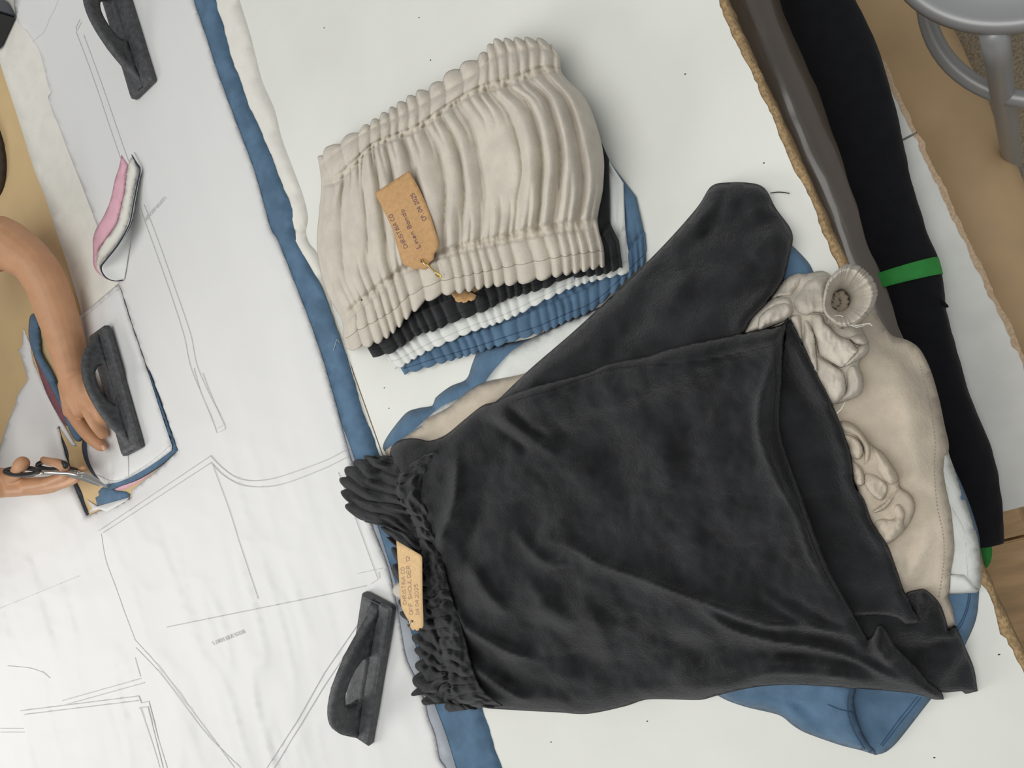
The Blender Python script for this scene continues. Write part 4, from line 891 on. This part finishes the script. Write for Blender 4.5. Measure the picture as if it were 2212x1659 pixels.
# ================================================================== TAGS
def tag(pts, hole, label, m, T, lines, pen, h, zoff=.002, bridge=2, zfn=None):
    ctr = np.mean([p[:2] for p in pts], axis=0)
    root = empty('kraft_tag', P(ctr[0], ctr[1], float(samp(SUP, ctr[:1], ctr[1:])[0])), label, 'tag', 'kraft paper swing tags')
    c = cr(pts, True, 4)
    hl = np.array([(hole[0]+hole[2]*math.cos(a), hole[1]+hole[2]*1.1*math.sin(a)) for a in np.linspace(0, 2*math.pi, 15)[:-1]])
    Sd = blur(dilate(SUP, bridge), bridge+3)
    zf = zfn or (lambda q: samp(Sd, q[:, 0], q[:, 1])+zoff)
    x0, y0 = c.min(0); x1, y1 = c.max(0)
    g = np.array([(x, y) for x in np.arange(x0, x1, 8) for y in np.arange(y0, y1, 8)]); g = g[inside(g, c)]; g = g[(dist_poly(g, c)[0] > 4) & (dist_poly(g, hl)[0] > 4)]; 
    allp = np.concatenate([c, hl, g]); n = len(c); k = len(hl)
    ov, oe, of, *_ = delaunay_2d_cdt([Vector(p) for p in allp], [(i, (i+1) % n) for i in range(n)]+[(n+i, n+(i+1) % k) for i in range(k)], [], 1, 1e-4)
    q = np.array([v[:] for v in ov]); z = zf(q)
    fs = [f for f in of if np.linalg.norm(q[list(f)].mean(0)-np.array(hole[:2])) > hole[2]*.85]
    o = mesh_obj('card', P(q[:, 0], q[:, 1], z), fs, m, root)
    if sum(p.normal.z for p in o.data.polygons) < 0: o.data.flip_normals()
    solidify(o, .0009)
    st = []
    for txt, a_, b_ in lines: st += text_strokes(txt, a_, b_, h)
    if st:
        v, f = ribbons(st, zf, 1.3, .0004, 2.0); merge(o, v, f, [pen], [0]*len(f))
    return root, zf
t1, z1 = tag([(883, 369, 1), (809, 417, 1), (830, 458), (849, 499), (856, 526), (865, 556), (870, 569), (877, 576), (886, 575, 1), (892, 582), (902, 582), (906, 579, 1), (915, 583), (924, 577), (927, 568, 1), (936, 560), (938, 547, 1), (946, 537), (947, 523), (941, 503), (926, 456), (905, 408)], (912.5, 564, 3.4),
   'kraft card tag with purple handwriting pinned to the beige bandeau top', mTag, .002, [('CHRISTINA CO', (881, 534), (846, 461)), ('Linen Bando', (907, 534), (870, 449)), ('CP. 04 2025', (921, 474), (893, 415))], mPen, 8.5)
def pin(pts, r, m, root, zf, lift):
    c = cr(pts, False, 2.5); z = zf(c)+np.interp(np.linspace(0, 1, len(c)), np.linspace(0, 1, len(lift)), lift)
    v, f = tube(P(c[:, 0], c[:, 1], z), r, 8); return mesh_obj('safety_pin', v, f, m, root)
z1s = lambda q: z1(q)
pin([(910, 561), (922, 571), (938, 585), (950, 593), (954, 597), (952, 600), (946, 598), (941, 593)], .0009, mGold, t1, z1s, [.001, .004, .004, .004, .003, .002])
pin([(912, 566), (922, 574), (930, 580), (941, 591)], .0006, mSteel, t1, z1s, [0, .001, .002, .002])
ct = []
t2, z2 = tag([(955, 605, 1), (985, 592, 1), (1036, 616), (1034, 622, 1), (1033, 630), (1028, 638, 1), (1026, 645), (1018, 650), (1012, 648, 1), (1008, 652), (1000, 654), (996, 651, 1), (991, 653), (984, 650), (982, 645, 1), (978, 640)], (1016, 629, 3.2),
   'kraft card tag mostly hidden under the beige bandeau, pinned to the black one', mTag, .001, [], mPen, 8, zfn=lambda q: np.full(len(q), .0325)+.0003*(q[:, 1]-625))
pin([(1016, 629), (1026, 635), (1036, 640), (1047, 643), (1045, 646), (1034, 643)], .0007, mStBlack, t2, z2, [.0, .003, .003, .002])
t3, z3 = tag([(856, 1168, 1), (908, 1199), (911, 1204), (912, 1280), (914, 1352), (910, 1358), (906, 1356, 1), (904, 1362), (898, 1362), (897, 1358, 1), (893, 1362), (887, 1357), (885, 1346, 1), (882, 1340), (876, 1330, 1), (870, 1318), (866, 1306), (862, 1254)], (890, 1342, 2.8),
   'pale kraft card tag with faint handwriting hanging at the black neckline', mTag2, .001, [('CHRISTINA CO', (878, 1306), (873, 1224)), ('OFF SHOULDER 12', (892, 1328), (884, 1199)), ('04.04.2025', (906, 1328), (902, 1260))], mPencil, 7.5, zfn=lambda q: .066+.00022*(q[:, 0]-885))
pin([(890, 1342), (884, 1346), (880, 1350), (882, 1354)], .0007, mSteel, t3, z3, [.001, .003, .0, -.01])
thread([(1664, 417), (1680, 415), (1696, 416), (1705, 418)], .004, .0005, mStBlack, 'short black thread sticking out from the black sleeve onto the white table')
# ================================================================== PATTERN WEIGHTS
def weight(A, B, wd, h, label, seed):
    """A = middle of the end where the handle slopes gently, B = middle of the steep end (pixels)"""
    zA = float(max(samp(SUP, np.array([A[0]]), np.array([A[1]]))[0], samp(SUP, np.array([B[0]]), np.array([B[1]]))[0]))+.001
    a = P(*A, zA); b = P(*B, zA); u = (b-a); L = np.linalg.norm(u); u /= L; w = np.cross([0, 0, 1], u)
    root = empty('iron_weight', (a+b)/2, label, 'weight', 'iron pattern weights with handles on the paper')
    def to(l, s, z): return a+u*l+w*s+np.array([0, 0, z])
    bm = bmesh.new()
    hw = wd/2; ts = .013; e = .004
    lo = [(0, -hw), (L, -hw), (L, hw), (0, hw)]; rings = []
    for (ins, z) in ((.0015, 0), (0, .002), (0, .010), (.0035, .0135), (.009, .015)):
        r = []
        for l, s in lo:
            cx = ins if l == 0 else L-ins; cy = -hw+ins if s < 0 else hw-ins
            sl = 1 if l == 0 else -1; ss = 1 if s < 0 else -1
            k = [(cx+sl*e, cy), (cx+sl*e*.3, cy+ss*e*.3), (cx, cy+ss*e)]
            if (l == 0) != (s < 0): k = k[::1]
            if (l, s) in ((0, -hw), (L, hw)): k = k[::-1]
            r += k
        rings.append([bm.verts.new(tuple(to(x, y, z))) for x, y in r])
    for i in range(len(rings)-1):
        n = len(rings[i])
        for k in range(n): bm.faces.new((rings[i][k], rings[i][(k+1) % n], rings[i+1][(k+1) % n], rings[i+1][k]))
    bm.faces.new(rings[0][::-1]); bm.faces.new(rings[-1])
    bm_obj('base_plate', bm, mIron, root, False)
    # handle fin: outline in (along, height)
    H0 = .012
    out = cr([(.004*L, H0, 1), (.10*L, .30*h), (.26*L, .66*h), (.42*L, .90*h), (.56*L, h), (.68*L, .98*h), (.78*L, .87*h), (.86*L, .68*h), (.92*L, .45*h), (.96*L, .28*h), (.985*L, H0, 1)], False, .012)
    hole = cr([(.385*L, H0+.004, 1), (.39*L, .34*h), (.43*L, .48*h), (.50*L, .60*h), (.58*L, .66*h), (.66*L, .62*h), (.70*L, .50*h), (.715*L, .36*h), (.72*L, H0+.004, 1)], True, .012)
    n = len(out); k = len(hole)
    q0 = np.concatenate([out, hole])
    g = np.array([(x, y) for x in np.linspace(0, L, 34) for y in np.linspace(H0, h, 14)]); g = g[inside(g, out) & ~inside(g, hole)]
    g = g[(dist_poly(g, out)[0] > .003) & (dist_poly(g, hole)[0] > .003)]
    q0 = np.concatenate([q0, g])
    ov, oe, of, *_ = delaunay_2d_cdt([Vector(p) for p in q0], [(i, (i+1) % n) for i in range(n)]+[(n+i, n+(i+1) % k) for i in range(k)], [], 1, 1e-6)
    q = np.array([v[:] for v in ov]); fs = [f for f in of if not inside(q[list(f)].mean(0)[None], hole)[0]]
    d = np.minimum(dist_poly(q, out)[0], dist_poly(q, hole)[0])
    do = dist_poly(q, out, False)[0]
    th = .0055+.0045*np.exp(-((q[:, 1]-H0)/.008)**2)+.0035*np.clip(1-do/.012, 0, 1)*np.clip(do/.003+.35, 0, 1)
    th = th*np.sqrt(np.clip(d/.003, .0, 1)*.55+.45)
    V = [to(x, t, z) for (x, z), t in zip(q, th)]+[to(x, -t, z) for (x, z), t in zip(q, th)]
    m = len(q); Fc = [tuple(f) for f in fs]+[tuple(i+m for i in f[::-1]) for f in fs]
    ec = {}
    for f in fs:
        for i in range(3):
            e_ = (f[i], f[(i+1) % 3]); ec[e_] = 1
    for (i, j) in ec:
        if (j, i) not in ec: Fc.append((j, i, i+m, j+m))
    bm = bmesh.new(); vv = [bm.verts.new(tuple(p)) for p in V]
    for f in Fc:
        try: bm.faces.new([vv[i] for i in f])
        except ValueError: pass
    bm_obj('handle', bm, mIron, root, True)
    return root
WL = .235
weight((825, 1291), (777, 1586), 0.060, .080, 'black iron pattern weight lying beside the black top and its pale tag', 1)
weight((295, 975), (221, 714), 0.062, .060, 'black iron pattern weight holding down the piece being cut, hand against it', 2)
bT = P(318, 197, .01); aT = P(318-.30*300, 197-300, .01); dT = (aT-bT)/np.linalg.norm(aT-bT)*WL
xT, yT = proj(bT+dT)
weight((318, 197), (float(xT), float(yT)), .066, .070, 'black iron pattern weight cut off by the top left picture edge', 3)

# ================================================================== SCISSORS
sciss = empty('scissors', P(170, 1022, .03), 'black handled steel scissors in the right hand, cutting the pattern piece', 'scissors')
th = np.linspace(0, 2*math.pi, 41)[:-1]
def blade(name, pts, zf, m=mSteel, t=.0016):
    c = np.array(pts, float); q = c; V = P(q[:, 0], q[:, 1], np.array([zf(x) for x in q[:, 0]]))
    o = mesh_obj(name, V, [tuple(range(len(V)))], m, sciss, False); solidify(o, t, 0); return o
zb = lambda x: float(np.interp(x, [80, 168, 234], [.110, .062, .0135]))
def strip(name, top, bot, zf, dz):
    a = resamp(cr(top, False, 4), 16); b = resamp(cr(bot, False, 4), 16)
    V = list(P(a[:, 0], a[:, 1], np.array([zf(x) for x in a[:, 0]])))+list(P(b[:, 0], b[:, 1], np.array([zf(x)-dz for x in b[:, 0]])))
    o = mesh_obj(name, V, [(i, i+1, 17+i, 16+i) for i in range(15)], mSteel, sciss, False); solidify(o, .0018, 0)
strip('blade', [(148, 1017), (165, 1016), (185, 1021), (205, 1031), (222, 1043), (233, 1052)], [(150, 1027), (168, 1029), (186, 1033), (205, 1041), (220, 1047), (233, 1053)], zb, .002)
strip('blade', [(146, 1026), (165, 1028), (182, 1033), (202, 1041), (218, 1048), (234, 1053)], [(150, 1030), (166, 1034), (182, 1039), (202, 1046), (216, 1050), (234, 1054)], lambda x: zb(x)-.005, .002)
c = cr([(88, 1021), (110, 1021), (130, 1022), (150, 1023), (178, 1029)], False, 4)
v, f = tube(P(c[:, 0], c[:, 1], np.array([zb(x)+.003 for x in c[:, 0]])), np.linspace(.0042, .0035, len(c)), 10); mesh_obj('shank', v, f, mSteel, sciss)
c = cr([(132, 1009), (145, 1013), (160, 1016), (172, 1021)], False, 4)
v, f = tube(P(c[:, 0], c[:, 1], np.array([zb(x)-.006 for x in c[:, 0]])), np.linspace(.0065, .005, len(c)), 10); mesh_obj('shank', v, f, mPlastic, sciss)
z1_ = .112
ring = P(48+36*np.cos(th), 1018.5+7.5*np.sin(th), z1_+.004*np.sin(th))
v, f = tube(ring, .0048, 12, closed=True); h1 = mesh_obj('finger_ring', v, f, mPlastic, sciss)
c = cr([(9, 1020), (16, 1025), (34, 1028), (52, 1028), (72, 1026), (92, 1022)], False, 4)
v, f = tube(P(c[:, 0], c[:, 1], np.full(len(c), z1_+.003)), .0028, 8); mesh_obj('steel_liner', v, f, mSteel, h1)
v, f = tube(P(112+30*np.cos(th), 1005+9*np.sin(th), .072+.004*np.cos(th)), .0048, 12, closed=True); mesh_obj('finger_ring', v, f, mPlastic, sciss)
p = P(169, 1022, .064); v, f = lathe([(.0001, .0665), (.002, .0663), (.003, .065), (.003, .055)], 20, p[0], p[1]); mesh_obj('pivot_screw', v, f, mSteel, sciss)

# ================================================================== PERSON
tb = bmesh.new()
def ball(p, r, sc=(1, 1, 1)):
    m = Matrix.Translation(Vector(p)) @ Matrix.Diagonal((r*sc[0], r*sc[1], r*sc[2], 1))
    bmesh.ops.create_uvsphere(tb, u_segments=18, v_segments=12, radius=1, matrix=m)
def limb(pts, rad):
    pts = np.asarray(pts, float); rad = np.asarray(rad, float)
    d = np.r_[0, np.cumsum(np.linalg.norm(np.diff(pts, axis=0), axis=1))]
    n = max(4, int(d[-1]/(rad.min()*.5))); t = np.linspace(0, d[-1], n)
    # smooth the path a little
    k = cr([tuple(p) for p in np.c_[d, np.zeros(len(d))]], False, 1)
    C3 = np.stack([np.interp(t, d, pts[:, j]) for j in range(3)], -1); rr = np.interp(t, d, rad)
    for _ in range(3):
        C3[1:-1] = (C3[:-2]+2*C3[1:-1]+C3[2:])/4
    v, f = tube(C3, rr, 18)
    vs = [tb.verts.new(tuple(p)) for p in v]
    for q in f: tb.faces.new([vs[i] for i in q])
    ball(C3[0], rr[0]); ball(C3[-1], rr[-1])
    return C3, rr
def pxlimb(seq):
    pts = [P(x, y, z) for x, y, z, w in seq]; rad = [w/2/pxm(x, y, z) for x, y, z, w in seq]
    return limb(pts, rad)
XB = XF-.20                                   # torso stands just behind the far table edge
yc = float(P(0, 800, .1)[1])-.05
shL = np.array([XB+.02, yc+.19, .50]); shR = np.array([XB+.02, yc-.19, .50])
armL = [(0, 519, .105, 122), (31, 538, .092, 104), (76, 570, .078, 88), (102, 615, .068, 84), (117, 659, .058, 84), (131, 698, .05, 80), (146, 752, .042, 74), (157, 808, .036, 60)]
pts = [P(x, y, z) for x, y, z, w in armL]; rad = [w/2/pxm(x, y, z) for x, y, z, w in armL]
limb([shL, shL+np.array([.05, .02, -.12])]+[shL*.35+pts[0]*.65+np.array([0, .02, -.02])]+pts, [.052, .05, .047]+rad)
# left hand
pxlimb([(157, 808, .036, 58), (162, 835, .036, 58), (168, 862, .036, 54), (176, 884, .034, 40)])
pxlimb([(146, 832, .032, 38), (150, 862, .032, 34), (153, 888, .030, 32)])
pxlimb([(172, 826, .036, 48), (186, 856, .036, 42), (192, 876, .034, 34)])
pxlimb([(152, 882, .031, 30), (164, 904, .031, 29), (180, 927, .030, 29), (198, 947, .027, 28), (215, 962, .023, 24), (219, 965, .022, 22)])      # thumb
pxlimb([(184, 872, .036, 32), (194, 892, .040, 29), (206, 914, .036, 28), (216, 930, .026, 25), (222, 938, .022, 23)])                # index
pxlimb([(194, 862, .036, 28), (208, 880, .042, 25), (220, 897, .034, 24), (226, 908, .022, 21)])
pxlimb([(198, 848, .034, 27), (210, 862, .040, 24), (221, 876, .032, 23), (226, 886, .020, 20)])
pxlimb([(198, 834, .032, 24), (208, 845, .036, 21), (217, 857, .028, 20), (221, 865, .020, 18)])
# right arm and hand with the scissors
armR = [(-110, 1046, .14, 100), (-50, 1043, .108, 78), (0, 1043, .088, 66)]
pts = [P(x, y, z) for x, y, z, w in armR]; rad = [w/2/pxm(x, y, z) for x, y, z, w in armR]
limb([shR, shR+np.array([.03, -.03, -.14]), shR*.4+pts[0]*.6+np.array([-.02, -.03, -.06])]+pts, [.052, .05, .045]+rad)
pxlimb([(-4, 1045, .086, 60), (28, 1050, .074, 46), (58, 1050, .070, 36)])
pxlimb([(2, 1054, .082, 42), (36, 1058, .070, 32), (70, 1055, .066, 26)])
pxlimb([(14, 1040, .078, 30), (30, 1028, .088, 28), (40, 1014, .106, 28), (45, 1003, .120, 31), (48, 1001, .122, 31)])     # thumb through the upper ring
pxlimb([(58, 1046, .074, 30), (90, 1042, .066, 24), (125, 1037, .058, 22), (155, 1030, .050, 20), (176, 1014, .050, 15), (181, 1011, .05, 12)])   # index
pxlimb([(62, 1048, .072, 28), (105, 1040, .064, 22), (140, 1026, .064, 20), (141, 1010, .074, 20), (122, 1000, .082, 20), (100, 996, .082, 18), (93, 992, .082, 13)])   # middle, curled through the lower ring
pxlimb([(60, 1052, .068, 28), (100, 1050, .060, 24), (140, 1044, .052, 22), (163, 1035, .050, 19), (167, 1031, .052, 16)])
pxlimb([(52, 1058, .066, 26), (84, 1059, .058, 22), (112, 1056, .050, 19), (132, 1049, .048, 16)])
# torso, neck, head, legs (outside the picture, but the arms belong to somebody)
limb([shL, (XB-.01, yc, .52), shR], [.055, .075, .055])
limb([(XB-.01, yc, .52), (XB-.02, yc, .30), (XB-.04, yc, .08), (XB-.05, yc, -.04)], [.105, .115, .105, .13])
limb([(XB-.01, yc, .55), (XB+.01, yc, .66)], [.05, .047])
ball((XB+.03, yc, .755), .098, (.98, .80, 1.22))
ball((XB+.122, yc, .745), .014, (1.2, .8, 1.5)); ball((XB+.055, yc+.078, .75), .02, (.6, .4, 1.4)); ball((XB+.055, yc-.078, .75), .02, (.6, .4, 1.4))
for s in (1, -1):
    limb([(XB-.05, yc+s*.085, -.04), (XB-.02, yc+s*.095, -.44), (XB-.05, yc+s*.10, FLOOR+.075)], [.088, .056, .038])
    limb([(XB-.06, yc+s*.10, FLOOR+.036), (XB+.11, yc+s*.115, FLOOR+.026)], [.034, .025])
v = [x.co[:] for x in tb.verts]; tb.verts.index_update(); f = [[x.index for x in q.verts] for q in tb.faces]; tb.free()
person = mesh_obj('person', v, f, mSkin)
rm = person.modifiers.new('skin', 'REMESH'); rm.mode = 'VOXEL'; rm.voxel_size = .0026; rm.use_smooth_shade = True
sm = person.modifiers.new('smooth', 'SMOOTH'); sm.factor = .5; sm.iterations = 5
dg = bpy.context.evaluated_depsgraph_get(); ev = person.evaluated_get(dg)
me = bpy.data.meshes.new_from_object(ev); old = person.data; person.modifiers.clear(); person.data = me; bpy.data.meshes.remove(old)
me.materials.clear(); me.materials.append(mSkin)
me.polygons.foreach_set('use_smooth', [True]*len(me.polygons))
setp(person, 'person reaching in from the far side, bare forearms, one hand cutting with scissors', 'person')
# nails
for (x, y, z, r) in ((223.5, 967, .0275, .0062),):
    bm = bmesh.new(); c_n = P(x, y, z); d_n = P(x+8, y+8, z)-c_n; d_n /= np.linalg.norm(d_n); w_n = np.cross([0, 0, 1], d_n)
    M_ = Matrix((list(d_n)+[0], list(w_n)+[0], [0, 0, 1, 0], [0, 0, 0, 1])).transposed(); M_.translation = Vector(c_n)
    bmesh.ops.create_uvsphere(bm, u_segments=16, v_segments=10, radius=1, matrix=M_ @ Matrix.Diagonal((r*1.15, r*.85, .0035, 1)))
    bm_obj('thumbnail', bm, mNail, person)
# clothes and hair of the part outside the picture
def shell(name, segs, m):
    bm = bmesh.new()
    for pts, rad in segs:
        v, f = tube(np.array(pts, float), rad, 24, caps=False)
        vs = [bm.verts.new(tuple(p)) for p in v]
        for q in f: bm.faces.new([vs[i] for i in q])
    o = bm_obj(name, bm, m, person); solidify(o, .003); return o
shell('shirt', [([(XB-.005, yc, .62), (XB-.01, yc, .55), (XB-.015, yc, .46), (XB-.02, yc, .30), (XB-.03, yc, .10), (XB-.05, yc, -.08)], [.062, .10, .128, .128, .122, .142]),
     ([shL*.8+np.array([XB, yc, .5])*.2, shL, shL+np.array([.05, .02, -.12])], [.075, .072, .070]), ([shR*.8+np.array([XB, yc, .5])*.2, shR, shR+np.array([.03, -.03, -.14])], [.075, .072, .070])], mShirt)
shell('trousers', [([(XB-.05, yc+s*.085, -.02), (XB-.02, yc+s*.095, -.44), (XB-.05, yc+s*.10, FLOOR+.09)], [.105, .075, .062]) for s in (1, -1)], mNavy)
bm = bmesh.new(); bmesh.ops.create_uvsphere(bm, u_segments=28, v_segments=18, radius=1, matrix=Matrix.Translation((XB+.012, yc, .775)) @ Matrix.Diagonal((.103, .088, .118, 1)))
bmesh.ops.delete(bm, geom=[x for x in bm.verts if x.co.x > XB+.07 and x.co.z < .83], context='VERTS')
bm_obj('hair', bm, mHair, person)

# ================================================================== DARK BOX IN THE TOP LEFT CORNER
bx = empty('black_box', P(-20, 60, .02), 'black plastic box with a grey lid at the top left picture corner', 'box')
zb0 = .006
k = P(np.array([36, 17, -120, -95]), np.array([38, 1, 20, 125]), zb0)
k[2:, 2] = zb0
q4 = [P(36, 37, zb0), P(3, 108, zb0), P(-150, 160, zb0), P(-90, 60, zb0)]
def prism(name, base, z0, z1, m, ins=0):
    base = np.array(base); c = base.mean(0); bm = bmesh.new()
    lo = [bm.verts.new((p[0], p[1], z0)) for p in base]; hi = [bm.verts.new((*(p+(c-p)*ins)[:2], z1)) for p in base]
    n = len(base); bm.faces.new(lo[::-1]); bm.faces.new(hi)
    for i in range(n): bm.faces.new((lo[i], lo[(i+1) % n], hi[(i+1) % n], hi[i]))
    bmesh.ops.bevel(bm, geom=bm.edges[:], offset=.003, segments=2, affect='EDGES')
    return bm_obj(name, bm, m, bx, False)
prism('case', q4, zb0, zb0+.07, mDark)
prism('lid', [P(36, 36, zb0), P(17, 2, zb0), P(-90, -20, zb0), P(-100, 45, zb0)], zb0, zb0+.045, mLid)

# ================================================================== LIGHT
wd = bpy.data.worlds.new('room_light'); SC.world = wd; wd.use_nodes = True
bg = wd.node_tree.nodes['Background']; bg.inputs['Color'].default_value = (.97, .985, 1.0, 1); bg.inputs['Strength'].default_value = .33
def area(name, loc, target, sx, sy, power, col):
    l = bpy.data.lights.new(name, 'AREA'); l.shape = 'RECTANGLE'; l.size = sx; l.size_y = sy; l.energy = power; l.color = col
    o = bpy.data.objects.new(name, l); COL.objects.link(o); o.location = loc
    o.rotation_euler = (Vector(target)-Vector(loc)).to_track_quat('-Z', 'Y').to_euler()
    return o
area('window_light', (-3.7, -.15, 1.75), (-.7, .1, 0), 1.3, 1.3, 47, (1, .985, .96))
area('ceiling_light', (-.5, .1, 2.3), (-.5, .1, 0), 2.6, 2.0, 37, (1, .99, .97))
SC.view_settings.view_transform = 'Standard'; SC.view_settings.look = 'None'; SC.view_settings.gamma = 1; SC.view_settings.use_curve_mapping = False
SC.view_settings.exposure = -.07
